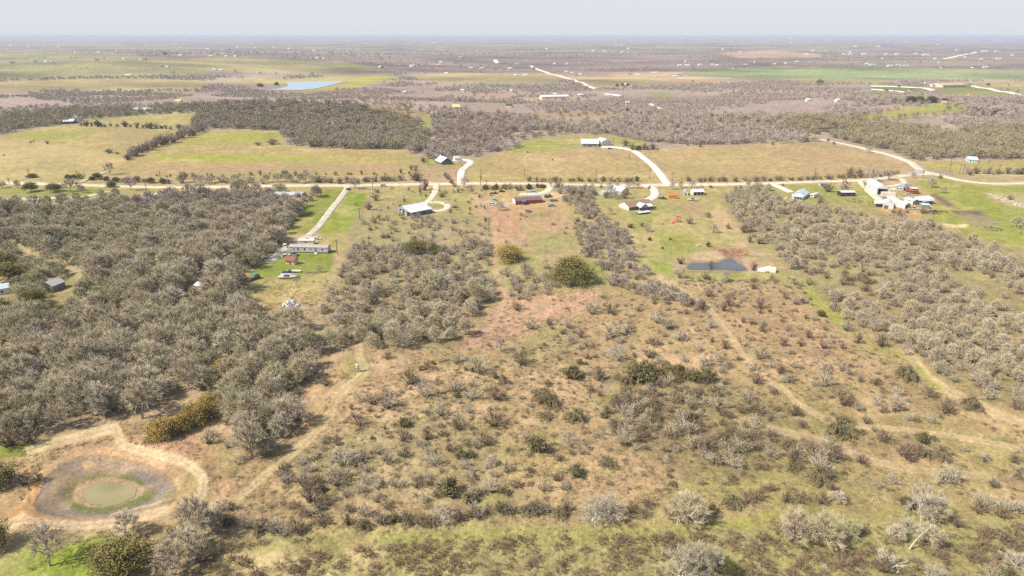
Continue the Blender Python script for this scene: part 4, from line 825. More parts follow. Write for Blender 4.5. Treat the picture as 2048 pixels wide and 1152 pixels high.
 ('clear', [(56,382),(178,377),(225,382),(160,396),(60,400)], []),
 ('roadside_left', [(-60,370),(60,374),(240,380),(250,398),(160,400),(60,382),(-60,385)], [('olive', 9, .55, 6, 9)]),
 ('clear', [(270,388),(300,381),(335,376),(340,382),(300,400),(262,406)], []),
 ('clear', [(-60,555),(10,550),(40,575),(0,600),(-60,600)], []), ('clear', [(96,566),(146,556),(160,600),(140,630),(100,625)], []), ('clear', [(384,576),(414,572),(418,622),(390,620)], []), ('clear', [(545,394),(610,392),(606,402),(548,404)], []), ('clear', [(-60,590),(30,585),(36,632),(-60,640)], []),
]
def widen(P):
    """carry the plots on beyond the sides of the view"""
    out = []
    for a, b in zip(P, P[1:] + P[:1]):
        out.append(a)
        for lim, far in ((2100, 2380), (-40, -330)):
            if (a[0] >= 2100 and b[0] >= 2100 and lim > 0) or (a[0] <= -50 and b[0] <= -50 and lim < 0): out += [(far, a[1]), (far, b[1])]
    return out
ZONES = [(n, widen(P), L_) for n, P, L_ in ZONES]
_zw = []
for (n, P, L_) in ZONES:
    x, y, z = ground([p[0] for p in P], [max(p[1], 90) for p in P]); _zw.append((x.min(), x.max(), y.min(), y.max()))
PL = {}   # kind -> list of (x, y, z, size, rot, variant, squash)
def zone_of(u, v, skip):
    z = np.full(u.shape, -1)
    for i, (n, P, L_) in enumerate(ZONES):
        P = np.array(P, float)
        k = (u > P[:, 0].min()) & (u < P[:, 0].max()) & (v > P[:, 1].min()) & (v < P[:, 1].max()) & (z < i)
        if k.any():
            kk = np.where(k)[0]; z[kk[inpoly(u[kk], v[kk], P)]] = i
    return z
def keep_clear(u, v, x, y):
    ok = np.ones(u.shape, bool)
    for P, hw in CLEAR + [(p, h * .9) for p, h, c, op in PAINTLINES if op > .6]:
        P = np.array(P, float)
        k = (u > P[:, 0].min() - hw) & (u < P[:, 0].max() + hw) & (v > P[:, 1].min() - hw) & (v < P[:, 1].max() + hw) & ok
        kk = np.where(k)[0]
        if len(kk): ok[kk[linedist(u[kk], v[kk], P) < hw]] = False
    return ok
def scatter():
    r = np.random.default_rng(99)
    for i, (n, P, L_) in enumerate(ZONES):
        x0, x1, y0, y1 = _zw[i]; x0 = max(x0, -1.0 * y1 - 40); x1 = min(x1, 1.0 * y1 + 40)
        for (kind, sp, pr, s0, s1) in L_:
            X, Y = np.meshgrid(np.arange(x0, x1, sp), np.arange(y0, y1, sp)); X = X.ravel(); Y = Y.ravel()
            k = np.abs(X) < 1.0 * Y + 40; X, Y = X[k], Y[k]
            X = X + r.uniform(-.5, .5, X.shape) * sp; Y = Y + r.uniform(-.5, .5, Y.shape) * sp
            cl = fbm(X / (sp * 5), Y / (sp * 5), 2, 7 + len(kind))
            if kind == 'fgrey' and n != 'clear': q_ = fbm(X / 170, Y / 130, 3, 19) > .43; X, Y, cl = X[q_], Y[q_], cl[q_]
            k = r.random(X.shape) < pr * (.55 + .9 * smooth(.35, .65, cl)); X, Y = X[k], Y[k]
            Z = height(X, Y); U, V, D = project(X, Y, Z)
            k = (U > -340) & (U < 2390) & (V < 1240); X, Y, Z, U, V = [a[k] for a in (X, Y, Z, U, V)]
            k = zone_of(U, V, None) == i; X, Y, Z, U, V = [a[k] for a in (X, Y, Z, U, V)]
            k = keep_clear(U, V, X, Y); X, Y, Z = X[k], Y[k], Z[k]
            sz = s0 + (s1 - s0) * r.random(X.shape) ** 1.3
            PL.setdefault(kind, []).append(np.column_stack([X, Y, Z, sz, r.uniform(0, 6.28, X.shape), r.integers(0, 1000, X.shape), r.uniform(.78, 1.1, X.shape)]))
scatter()
# ---------------------------------------------------------------- plants placed one by one: kind, foot of the plant in the photo (u v), crown width px, height factor
HAND = """
brown 776 718 24|brown 774 791 26|brown 652 771 26|brown 744 808 28|brown 819 768 45|pale 774 816 55|pale 912 726 32|pale 909 783 40|white 942 798 38|brown 994 798 45|brown 1007 768 30
thintree 1002 703 32|brown 719 851 35|green 809 853 26|pale 850 793 50|pale 882 831 42|brown 987 851 50|brown 917 858 40|green 989 756 14|brown 854 738 25|pale 957 746 50
brown 1034 621 25|brown 1219 626 28|pale 1184 628 40|pale 1224 673 45|pale 1254 666 32|pale 1314 646 32|pale 1336 658 35|white 1359 681 40|brown 1306 691 28|thintree 1231 723 44 .8|brown 1044 728 45
green 1159 728 14|brown 1299 716 25|green 1144 758 36|brown 1196 761 40|green 1274 761 50|brown 1301 746 35|brown 1376 751 28|green 1416 763 32|white 1334 771 35|pale 1366 723 22|pale 1409 733 35
pale 1456 738 28|pale 1506 741 28|pale 1519 718 40|purple 1449 698 22|brown 1511 766 35|purple 1446 623 22|purple 1459 613 22|purple 1404 621 25|brown 1416 593 26|brown 1524 663 22|purple 1521 618 25
purple 1486 646 15|pale 1421 656 25|pale 1434 723 30|mound 1086 800 52|mound 1098 812 55|mound 1151 841 52|mound 1089 837 45 .6|brown 1236 816 35|pale 1141 686 30|purple 1161 676 22|pale 1136 656 30
pale 1061 658 35|purple 1099 651 20|purple 1566 693 22|purple 1601 693 16|purple 1646 698 22|purple 1683 698 18|purple 1713 686 26|purple 1616 676 22|white 1663 676 18|brown 1611 638 16|green 1643 633 18
brown 1576 663 20|brown 1571 598 18|pale 1591 608 25|brown 1761 693 36|pale 1691 661 35|thintree 1806 711 20 1.5|green 1773 661 18|mound 1811 758 55|brown 1751 771 22|brown 1721 763 18|pale 1683 741 30
pale 1581 763 28|brown 1561 746 30|pale 1646 746 35|pale 1648 771 45|brown 1686 808 52|pale 1716 821 28|white 1708 778 14|white 1753 811 34|pale 1786 821 50|brown 1766 826 25|white 1793 791 26
brown 1858 793 36|brown 1891 826 42|pale 1863 846 24|mound 1941 816 50|brown 2031 818 32|brown 1556 821 18|brown 1586 831 36|mound 1676 868 78|brown 1603 856 25|brown 1731 846 25|brown 1546 788 22
brown 462 1019 24|grey 396 1079 84 1.15|oak 256 1150 128 .85|grey 348 1150 80 1|grey 248 1066 66 .8|thintree 100 1131 70 1.45|grey 425 1062 62 .9|brown 448 1044 44|grey 376 1114 70 .95|brown 404 1124 52|mound 462 1050 36|brown 352 1078 40|grey 440 1020 40 .5|oak -8 1100 84|oak -6 975 84 .8|brown 78 962 26|brown 50 968 40
brown 20 892 60|oak 8 858 80|brown 60 888 50|brown 564 951 32|green 672 911 8|white 687 931 62|pale 674 971 52|green 640 984 22|purple 620 1004 50|pale 607 971 45|brown 642 1014 42|white 734 966 38
pale 784 971 28|brown 837 974 38|brown 809 914 30|brown 807 881 35|brown 854 879 35|white 869 929 46|green 922 916 24|green 942 914 18|brown 974 889 36|grey 979 928 34 .6|pale 1012 944 36|pale 724 921 40
green 897 989 46|green 937 1004 28|pale 777 926 35|pale 927 936 30|pale 982 984 50|brown 527 1061 40|white 550 1062 42|brown 594 1061 45|brown 644 1049 38|brown 697 1049 36|mound 727 1058 44|pale 732 1034 42
brown 762 1046 35|green 787 1044 26|brown 812 1044 36|brown 844 1049 36|cream 887 1042 66 .8|brown 917 1041 40|brown 947 1034 36|brown 977 1026 28|green 1002 1024 28|green 1074 901 44|brown 1089 904 26
thintree 1139 890 52 .6|green 1149 951 34|mound 1216 933 40|pale 1086 981 38|brown 1111 961 26|brown 1031 974 28|brown 1074 1024 42|pale 1099 1024 30|brown 1131 1024 34|cream 1184 1041 84 .85|cream 1222 1036 84 1.05
brown 1264 1024 32|brown 1294 1014 30|brown 1349 1039 55|grey 1374 1040 84 .8|pale 1399 1044 46|green 1424 1024 24|mound 1461 1011 52|brown 1494 1004 40|brown 1519 999 36|brown 1289 1034 30|cream 1352 1162 100 1.05|cream 1392 1152 90 1.15
cream 1424 1132 66 .9|dark 1459 1148 46 .8|pale 1469 936 44|mound 1636 960 62|purple 1721 926 36 .6|brown 1766 884 40|brown 1806 914 52|green 1841 884 30|mound 1851 914 36|mound 1881 914 46|brown 2026 924 30
white 1783 966 34|white 1898 964 54|white 1880 966 30|pale 2036 946 26|pale 1986 971 30|white 1961 1014 52|white 2011 1022 52|white 2046 1026 40|brown 1955 1024 40|brown 2000 1034 40|grey 1668 1004 44 .5|brown 1573 1004 36|brown 1603 1004 36|brown 1640 1006 36|brown 1686 1006 26
grey 1580 1082 80 .9|olive 1638 1088 84 .85|grey 1663 1098 54 .7|olive 1700 1076 46 .8|cream 1846 1034 88 1.25|grey 1873 1040 66 .8|dark 1815 1010 40 .6|cream 1811 1066 66 .7|grey 1786 1076 46 .7|grey 1856 1090 66 .8|brown 1726 1069 26
purple 1911 1054 32|brown 1971 1071 32|brown 2006 1084 36|cream 2035 1136 66 .8|white 1773 1136 62|brown 1760 1142 46|brown 1711 1131 32|cream 1878 1162 60 .7|pale 1981 1158 46|green 2015 1158 30|brown 1941 1121 32|brown 1878 1114 28
white 1648 1143 22|brown 1379 448 20|brown 1416 435 17|thintree 1426 466 24 .8|brown 1489 465 26|brown 1456 458 15|purple 1499 485 17|purple 1516 488 14|green 1299 481 9|green 1340 480 6|green 1416 494 10 1.5|thintree 1286 494 10 .7
green 1325 498 6|brown 1284 453 13|thintree 1294 463 22 .7|green 1261 456 12|thintree 1219 428 15|oak 1150 566 90 .82|gold 1015 521 60 .82|pale 1224 571 38 1.2|brown 1409 558 20|brown 1418 560 14|pale 1359 556 32
thintree 1451 563 24 1|brown 1506 578 22|purple 1506 541 20|purple 1361 528 22 .7|purple 1421 537 18|thintree 999 421 26 .8|thintree 640 545 18 .9|purple 849 381 24|brown 884 394 15|thintree 942 388 18|brown 752 401 22
brown 737 420 20|thintree 927 375 26 .9|thintree 709 377 30 .8|brown 834 362 30|thintree 221 349 28 .9|dark 225 374 22 .8|thintree 262 380 32 .9|dark 66 355 22 .5|oak 62 384 30|oak 110 384 34 .8|olive 140 384 34 .8|dark 415 430 48 .7
gold 330 874 66 1.0|gold 362 862 50 1.2|gold 388 848 66 .95|gold 420 826 58 1.15|gold 455 748 64 .8|gold 352 728 36|oak 508 690 26 1.1|oak 587 770 46 .8|oak 522 688 50|gold 10 838 50 .8|oak 838 505 72 .5|oak 870 506 50 .45|olive 862 592 66 .8|oak 848 584 30 .9|oak 30 560 66 .8|oak 5 545 60
oak 170 640 60 .6|oak 8 640 60|oak 75 610 50|oak 200 440 24|dark 335 430 24 .6|oak 255 445 30 .7|dark 345 538 22|dark 225 540 26|dark 480 560 30 .8|oak 500 535 30|dark 506 510 14|olive 712 412 8
brown 1740 378 30|brown 1655 384 28|grey 1685 386 28 .7|thintree 1748 364 34 .8|thintree 1775 360 30 .7|brown 1700 352 24|brown 1718 352 20|thintree 1860 376 26 .8|thintree 1884 386 20 .7|brown 1880 357 12|thintree 1825 356 14 .9|olive 2030 455 26 .9|olive 2045 468 28|brown 2020 400 14
thintree 1222 395 30 .8|brown 1212 396 18|brown 1250 397 26|thintree 1232 398 22 .7|grey 556 404 22 .7|grey 575 405 24 .7|grey 596 404 22 .7|brown 1690 376 22|brown 1640 409 22|brown 1845 427 18|brown 1786 427 14|brown 1800 432 20|brown 1814 426 10|brown 1565 372 8|thintree 60 350 4|brown 95 288 10|brown 62 286 6|brown 68 284 5|brown 8 312 6
green 850 298 10|brown 220 306 20 .6|brown 235 308 12 .5|brown 545 289 26 .7|brown 516 291 16 .7|brown 1105 321 6|brown 1055 306 6|green 1274 363 11 1.3|brown 1315 300 6|brown 1400 294 10|brown 1375 292 8|thintree 1735 306 16 .9|brown 1545 290 10|brown 1655 283 10|thintree 1562 288 16 .8|thintree 1578 286 16 .8|brown 1667 289 10
dark 1822 206 26 .8|oak 1840 207 22|dark 1866 205 26 .7|dark 1888 205 18 .7|dark 1946 226 25 .7|dark 1975 232 22 .6|dark 1998 230 24 .7|brown 1788 206 16|dark 1808 167 14 .6|green 1638 170 14|dark 1171 218 9|dark 1254 222 8|dark 1234 212 8|dark 1419 233 14 .7|dark 1434 234 14 .6|dark 1494 242 24 .6|dark 1514 249 22 .6|dark 521 174 15 .7|dark 554 171 10
dark 586 223 6|brown 640 214 10|thintree 730 222 9|brown 752 232 14|brown 460 101 6|dark 905 215 4|oak 370 121 3|dark 765 136 5|thintree 1760 241 12|thintree 1797 239 14|thintree 1833 236 14|thintree 1850 233 9|thintree 1866 233 9|dark 1895 173 10|dark 330 110 8|brown 1108 146 4
dark 1234 173 8|dark 1245 172 8|dark 1256 172 8|oak 1975 172 8|brown 1930 200 6
"""
HEDGES = [ # kind list, trace, step px, width px range, side jitter px
 (('brown','thintree','brown'), [(252,322),(268,312),(290,303),(312,292),(340,285),(372,274),(400,264),(412,258)], 4.5, (17, 26), 3),
 (('brown','purple','green'), [(158,252),(200,253),(260,255),(330,258),(392,259)], 9, (8, 17), 1),
 (('brown','purple'), [(300,353),(420,353),(560,351),(700,350),(830,350)], 20, (4, 11), 1.5),
 (('thintree','olive','pale'), [(352,368),(420,367),(490,366),(560,365),(640,365)], 13, (18, 26), 2.5),
 (('brown','pale','brown'), [(640,366),(720,365),(760,363),(800,362),(838,360)], 10, (14, 20), 2),
 (('brown','dark'), [(124,359),(150,358),(185,359),(240,364),(300,366),(340,366)], 12, (12, 20), 2),
 (('brown','brown','purple'), [(800,350),(815,342),(838,340),(846,325),(852,312)], 9, (10, 16), 3),
 (('brown','brown'), [(1056,363),(1100,363),(1150,363),(1225,364),(1270,364)], 9, (10, 17), 1.2),
 (('brown','brown'), [(1368,363),(1400,363),(1450,363),(1520,362),(1600,361),(1660,358),(1760,353),(1800,346)], 10, (9, 17), 1.2),
 (('brown','green'), [(960,377),(1000,379),(1050,377),(1095,377)], 9, (9, 15), 1.5),
 (('brown','thintree'), [(1170,378),(1230,376),(1300,377)], 12, (9, 16), 1.5),
 (('thintree','brown'), [(1330,378),(1380,379),(1440,378)], 18, (10, 18), 2),
 (('thintree','pale','brown'), [(1100,382),(1130,384),(1170,388),(1180,410),(1160,430)], 9, (16, 24), 9),
 (('brown','pale'), [(1928,349),(1960,348),(2000,349),(2060,350)], 10, (14, 22), 2),
 (('purple','brown'), [(1965,222),(2048,226)], 14, (8, 12), 2),
 (('thintree',), [(1756,241),(1786,239),(1800,238),(1836,235)], 9, (8, 12), 1),
 (('brown',), [(890,352),(905,372),(912,372)], 8, (12, 16), 2),
 (('brown','dark'), [(1250,292),(1262,299),(1280,300),(1310,298)], 9, (14, 20), 2),
 (('brown','pale','mound'), [(950,1030),(1010,1024),(1060,1024),(1130,1030)], 22, (26, 46), 6),
 (('brown','mound','pale'), [(480,1062),(560,1068),(620,1060)], 26, (24, 46), 8),
 (('brown','pale','mound'), [(760,1050),(860,1046),(930,1040)], 30, (24, 44), 7),
 (('brown','purple'), [(0,128),(200,131)], 90, (4, 7), 3),
]
_r = np.random.default_rng(5)
HANDPTS = []
def hand(kind, u, v, w, hf=1.0):
    p = G(u, v); size = w / ppm(p)
    HANDPTS.append((kind, p, size, hf))
for row in HAND.replace('\n', '|').split('|'):
    t = row.split()
    if t: hand(t[0], float(t[1]), float(t[2]), float(t[3]), float(t[4]) if len(t) > 4 else 1.0)
for kinds, tr, step, (w0, w1), jit in HEDGES:
    for a, b in zip(tr, tr[1:]):
        n = max(1, int(math.hypot(b[0] - a[0], b[1] - a[1]) / step))
        for k in range(n):
            t = (k + _r.random()) / n
            hand(kinds[_r.integers(0, len(kinds))], a[0] + (b[0] - a[0]) * t, a[1] + (b[1] - a[1]) * t + _r.uniform(-1, 1) * jit, _r.uniform(w0, w1), _r.uniform(.8, 1.1))
# ---------------------------------------------------------------- labels: count outwards from something easy to find
LANDMARKS = [((215,985),'muddy half-dry pond'),((100,1129),'lone bare tree beside the muddy pond'),((365,845),'golden oaks behind the muddy pond'),((455,740),'golden oak deep in the left wood'),((20,840),'golden oak at the left edge'),
 ((257,1145),'big green oak at the bottom left corner'),((618,505),'long grey mobile home'),((582,606),'heap of white rubble'),((715,740),'white game feeder on legs'),((509,552),'teal trailer under the trees'),
 ((121,575),'metal-roofed house among the left trees'),((400,582),'white shed hidden in the left wood'),((12,585),'metal roof at the left edge'),((415,428),'dark round oak in the left wood'),((576,390),'grey roof hidden behind the lane trees'),
 ((820,420),'white metal barn with the lean-to'),((872,414),'turning circle of the driveway'),((1055,405),'red mobile home'),((1015,515),'gold-green oak beside the red dirt yard'),((1156,560),'big spreading live oak in the middle'),
 ((1280,418),'long ranch house with the white porch roof'),((1346,393),'orange shipping container'),((1396,390),'open-fronted white shed'),((1440,532),'blue farm pond'),((1535,540),'white covered trailer by the blue pond'),
 ((1350,440),'red play set on the lawn'),((1592,395),'white house beside the camper'),((1697,390),'black-walled shed on the green lot'),((1760,388),'tall white metal workshop'),((1843,402),'white-roofed house with the dark porch'),
 ((1930,435),'brown ploughed garden plot'),((1846,344),'road junction on the right'),((1336,366),'white drive meeting the road'),((872,368),'barn driveway mouth on the road'),((895,322),'dark gabled house beyond the road'),((1180,288),'white-roofed barn on the rise'),
 ((342,375),'pale gate driveway on the left road'),((696,372),'mouth of the gravel lane'),((1100,805),'pair of dark briar mounds in the clearing'),((1841,1030),'leaning white-trunked tree at lower right'),((1810,1090),'bleached dead snag at lower right'),
 ((1400,1110),'big cream tree at the bottom edge'),((887,1030),'pale tangled tree of the bottom hedge'),((1200,1020),'tall pale trees of the bottom hedge'),((1374,1030),'grey clump right of the hedge gap'),((1620,1070),'grey trees at the lower right'),
 ((1721,920),'purple round bush'),((1636,950),'brown briar mound below the thicket'),((1818,712),'bend of the green track'),((1472,690),'pale track through the scrub'),((1044,725),'lone brown bush on the pink ground'),((1231,715),'twiggy grey shrub in mid clearing'),
 ((2000,1018),'white bushes at the right edge'),((1898,960),'white bush above the leaning tree'),((137,243),'white-roofed house on the far left hill field'),((625,170),'pale far lake'),((1831,205),'dark oak grove on the far right hill'),((1943,320),'pale blue house beyond the right road'),
 ((1600,870),'bare strip below the right thicket'),((1675,858),'large brown mound right of the thicket'),((640,930),'white twiggy bush by the left track'),((1990,1090),'brown bushes near the lower right corner'),((500,940),'dark wood corner by the pond track'),
 ((800,640),'middle of the grey wood below the mobile home'),((1130,590),'ground under the big live oak'),((1760,560),'brown patch in the right scrub'),((1900,600),'grass gap in the right scrub'),((1500,440),'upper end of the right scrub'),((2000,760),'right scrub beside the track'),
 ((330,350),'hedge along the left field')]
_LP = np.array([l[0] for l in LANDMARKS], float)
ORD = ['nearest','second','third','fourth','fifth','sixth','seventh','eighth','ninth','tenth','eleventh','twelfth','thirteenth','fourteenth','fifteenth','sixteenth','seventeenth','eighteenth','nineteenth','twentieth'] + ['twenty-' + w for w in ('first','second','third','fourth','fifth','sixth','seventh','eighth','ninth')] + ['thirtieth'] + ['thirty-' + w for w in ('first','second','third','fourth','fifth','sixth','seventh','eighth','ninth')]
LOOK = {'grey':'grey leafless tree','olive':'olive-tinged leafless tree','mauve':'mauve-brown leafless tree','thintree':'thin see-through bare tree','cream':'cream-white bleached tree','oak':'green live oak','gold':'golden-leaved oak','dark':'dark green oak',
        'brown':'brown thorny bush','purple':'purplish fan-shaped bush','pale':'pale grey bush','white':'bleached white bush','mound':'drooping briar mound','green':'dark green bush'}
GROUPN = {'bare_tree':'bare winter trees','live_oak':'evergreen live oaks','golden_oak':'golden oaks','brown_bush':'brown bushes','mesquite_bush':'fan-shaped mesquite bushes','pale_bush':'pale grey bushes','bleached_bush':'bleached bushes','briar_mound':'briar mounds','evergreen_bush':'dark green bushes'}
def label_by_landmark(items):
    """items: list of (object, look, u, v). Ranks alike things outward from the nearest landmark on one side of it."""
    buck = {}
    for o, look, u, v in items:
        d = np.hypot(_LP[:, 0] - u, (_LP[:, 1] - v) * 1.6); i = int(d.argmin()); du, dv = u - _LP[i, 0], (v - _LP[i, 1]) * 1.6
        side = ('right of' if du > 0 else 'left of') if abs(du) > abs(dv) else ('in front of' if dv > 0 else 'behind')
        buck.setdefault((look, i, side), []).append((float(d[i]), o))
    for (look, i, side), L_ in buck.items():
        L_.sort(key=lambda t: t[0])
        for k, (d, o) in enumerate(L_):
            q = ORD[k] if k < len(ORD) else 'one more'
            s = f"{q} {look} {side} the {LANDMARKS[i][1]}"
            if len(s.split()) > 16: s = ' '.join(s.split()[:16])
            o['label'] = s
# ---------------------------------------------------------------- plants: objects
def instancer(name, rows, protos, label, cat):
    """many small plants as one object; rows: x y z rot sx sy sz index"""
    rows = np.asarray(rows, float); me = bpy.data.meshes.new(name); me.vertices.add(len(rows)); me.vertices.foreach_set('co', rows[:, :3].astype(np.float32).ravel())
    for nm, ty, dat in (('spin', 'FLOAT', rows[:, 3]), ('pick', 'INT', rows[:, 7])):
        a = me.attributes.new(nm, ty, 'POINT'); a.data.foreach_set('value', dat.astype(np.int32 if ty == 'INT' else np.float32))
    a = me.attributes.new('grow', 'FLOAT_VECTOR', 'POINT'); a.data.foreach_set('vector', rows[:, 4:7].astype(np.float32).ravel())
    o = link(name, me); tag(o, label, kind='stuff')
    cl = bpy.data.collections.new(name + '_forms')
    for k, p in enumerate(protos):
        q = bpy.data.objects.new(f'{name}_form_{k:02d}', p); cl.objects.link(q)
    ng = bpy.data.node_groups.new(name + '_growth', 'GeometryNodeTree')
    ng.interface.new_socket('Geometry', in_out='INPUT', socket_type='NodeSocketGeometry'); ng.interface.new_socket('Geometry', in_out='OUTPUT', socket_type='NodeSocketGeometry')
    N = ng.nodes; L = ng.links; gi = N.new('NodeGroupInput'); go = N.new('NodeGroupOutput')
    ci = N.new('GeometryNodeCollectionInfo'); ci.inputs[0].default_value = cl; ci.inputs['Separate Children'].default_value = True; ci.inputs['Reset Children'].default_value = True
    ip = N.new('GeometryNodeInstanceOnPoints'); ip.inputs['Pick Instance'].default_value = True
    def attr(nm, ty):
        a = N.new('GeometryNodeInputNamedAttribute'); a.data_type = ty; a.inputs['Name'].default_value = nm
        return [s for s in a.outputs if s.enabled and s.name == 'Attribute'][0]
    cx = N.new('ShaderNodeCombineXYZ'); L.new(attr('spin', 'FLOAT'), cx.inputs[2])
    L.new(gi.outputs[0], ip.inputs['Points']); L.new(ci.outputs[0], ip.inputs['Instance']); L.new(attr('pick', 'INT'), ip.inputs['Instance Index'])
    L.new(cx.outputs[0], ip.inputs['Rotation']); L.new(attr('grow', 'FLOAT_VECTOR'), ip.inputs['Scale']); L.new(ip.outputs[0], go.inputs[0])
    md = o.modifiers.new('growth', 'NODES'); md.node_group = ng
    return o
def plant_all():
    byname = {}
    for kind, lst in PL.items():
        name, cat, pro, W, H = KIND[kind]
        A = np.concatenate(lst)
        U, V, D = project(A[:, 0], A[:, 1], A[:, 2]); big = A[:, 3] / D
        for row, u, v, b in zip(A, U, V, big): byname.setdefault(name, []).append((b, kind, row, u, v))
    for kind, p, size, hf in HANDPTS:
        name, cat, pro, W, H = KIND[kind]; u, v, D = project(p.x, p.y, p.z)
        row = np.array([p.x, p.y, p.z, size, _r.uniform(0, 6.28), _r.integers(0, 1000), hf])
        byname.setdefault(name, []).append((size / float(D) * 1.25 + (0.004 if D > 500 else 0), kind, row, float(u), float(v)))
    items = []; total = {}
    for name, L_ in byname.items():
        L_.sort(key=lambda t: -t[0])
        inview = [t for t in L_ if -20 < t[3] < 2068 and t[4] < 1190]
        single = [] if name in ('far', 'weeds', 'grass') else inview[:300]
        ids = set(id(t) for t in single); rest = [t for t in L_ if id(t) not in ids]
        for b, kind, row, u, v in single:
            nm, cat, pro, W, H = KIND[kind]; tm, cm, both = pro[int(row[5]) % len(pro)]
            s = row[3] / W; sc = (s, s, s * row[6])
            if tm is not None:
                e = bpy.data.objects.new(name, None); COL.objects.link(e); link('trunk', tm, e); link('crown', cm, e)
            else: e = link(name, cm)
            e.location = (row[0], row[1], row[2] - .05); e.rotation_euler = (0, 0, row[4]); e.scale = sc
            tag(e, None, cat, GROUPN[name]); items.append((e, LOOK[kind], u, v))
        total[name] = (len(single), len(rest))
        if rest:
            kinds = sorted(set(t[1] for t in rest)); protos = []; base = {}
            for k in kinds: base[k] = len(protos); protos += [x[2] for x in KIND[k][2]]
            rows = []
            for b, kind, row, u, v in rest:
                W = KIND[kind][3]; s = row[3] / W; n = len(KIND[kind][2])
                rows.append((row[0], row[1], row[2] - .1, row[4], s, s, s * row[6], base[kind] + int(row[5]) % n))
            nm, lb, ct = {'bare_tree': ('woods', 'leafless grey woods filling the land between the homesteads', 'woods'), 'far': ('far_woods', 'brown winter woods spreading away to the horizon', 'woods'),
                      'weeds': ('weeds', 'low brown weeds and thorn scrub in the rough grass', 'weeds')}.get(name, (name + '_scrub', f'remaining {GROUPN.get(name, name)} mingled through the far scrub', 'scrub'))
            instancer(nm, rows, protos, lb, ct)
    label_by_landmark(items)
    print('PLANTS', total)
def grass():
    r = np.random.default_rng(12); rows = []
    X = r.uniform(-330, 330, 150000); Y = r.uniform(95, 430, 150000)
    k = (np.abs(X) < .8 * Y + 10) & (r.random(X.shape) < np.clip(1.5 - Y / 300, .1, 1)); X, Y = X[k], Y[k]
    k = fbm(X / 9, Y / 9, 3, 77) > .40; X, Y = X[k], Y[k]
    Z = height(X, Y); U, V, D = project(X, Y, Z)
    k = (U > -60) & (U < 2110) & (V > 560) & (V < 1200); X, Y, Z, U, V = [a[k] for a in (X, Y, Z, U, V)]
    ok = keep_clear(U, V, X, Y) & ~inpoly(U, V, [(30,1040),(67,960),(140,900),(232,880),(330,905),(400,940),(410,1000),(340,1050),(100,1060)]) & ~inpoly(U, V, ZONES[[z[0] for z in ZONES].index('wood_left')][1])
    X, Y, Z = X[ok], Y[ok], Z[ok]; s = r.uniform(.5, 1.3, len(X)) * 1.35
    instancer('grass', np.column_stack([X, Y, Z + .03, r.uniform(0, 6.28, len(X)), s * 1.2, s * 1.2, s, r.integers(0, 6, len(X))]), [x[2] for x in KIND['tuft'][2]], 'rough dry grass tufts over the foreground scrub', 'grass')
    print('GRASS', len(X))
plant_all(); grass()
# ---------------------------------------------------------------- buildings and things people left
MC = {}
def M(name, col, **k):
    if name not in MC: MC[name] = mat(name, col, **k)
    return MC[name]
def metal_roof(name, col, rib=True):
    if name in MC: return MC[name]
    m = mat(name, col, .45, .06, .4, spec=.5); N = m.node_tree.nodes; L = m.node_tree.links
    w = N.new('ShaderNodeTexWave'); w.inputs['Scale'].default_value = 3.0; tc = N.new('ShaderNodeTexCoord'); L.new(tc.outputs['Object'], w.inputs['Vector'])
    b = N.new('ShaderNodeBump'); b.inputs['Strength'].default_value = .3; b.inputs['Distance'].default_value = .04; L.new(w.outputs[0], b.inputs['Height']); L.new(b.outputs[0], N['Principled BSDF'].inputs['Normal'])
    MC[name] = m; return m
WHITE = M('white_siding', (.62,.61,.59), var=.05); CREAM = M('cream_siding', (.66,.58,.44), var=.06); GREYS = M('grey_siding', (.46,.45,.47), var=.05)
NAVY = M('navy_siding', (.055,.07,.13), var=.1); DKGREY = M('dark_grey_siding', (.10,.11,.14), var=.1); REDW = M('red_siding', (.33,.035,.03), var=.1); TANW = M('tan_siding', (.52,.38,.25), var=.08)
PINKW = M('pinkish_siding', (.62,.40,.29), var=.08); BLACKW = M('black_siding', (.045,.04,.04), var=.1); STONEW = M('stone_wall', (.42,.33,.22), var=.15); WOOD = M('weathered_wood', (.25,.17,.11), var=.2)
R_WHITE = metal_roof('white_metal_roof', (.66,.67,.69)); R_GREY = metal_roof('grey_metal_roof', (.46,.46,.45)); R_BLUE = metal_roof('pale_blue_metal_roof', (.50,.60,.70)); R_SILVER = metal_roof('silver_roof', (.55,.58,.62))
R_PURP = M('purple_brown_shingles', (.17,.125,.15), var=.12, scale=3); R_BROWN = M('brown_shingles', (.27,.19,.15), var=.12, scale=3); R_RED = M('red_brown_shingles', (.26,.11,.08), var=.12, scale=3); R_YEL = M('yellow_metal_roof', (.66,.56,.26), var=.06)
R_DARK = M('dark_shingles', (.08,.065,.055), var=.12, scale=3)
GLASS = M('window_glass', (.03,.04,.05), rough=.12, var=.05, spec=.6); FRAME = M('window_frame', (.7,.7,.68), var=.03); DOORM = M('door_paint', (.14,.12,.11), var=.05); DARKIN = M('shaded_interior', (.05,.05,.06))
def root(name, label, cat, p, rz, group=None):
    e = bpy.data.objects.new(name, None); COL.objects.link(e); e.location = p; e.rotation_euler = (0, 0, rz); tag(e, label, cat, group); return e
def place2(a, b):
    """front wall line from two pixels -> origin, heading, length"""
    A, B = G(*a), G(*b); A.z = B.z = min(A.z, B.z)
    d = B - A; return A, math.atan2(d.y, d.x), d.length
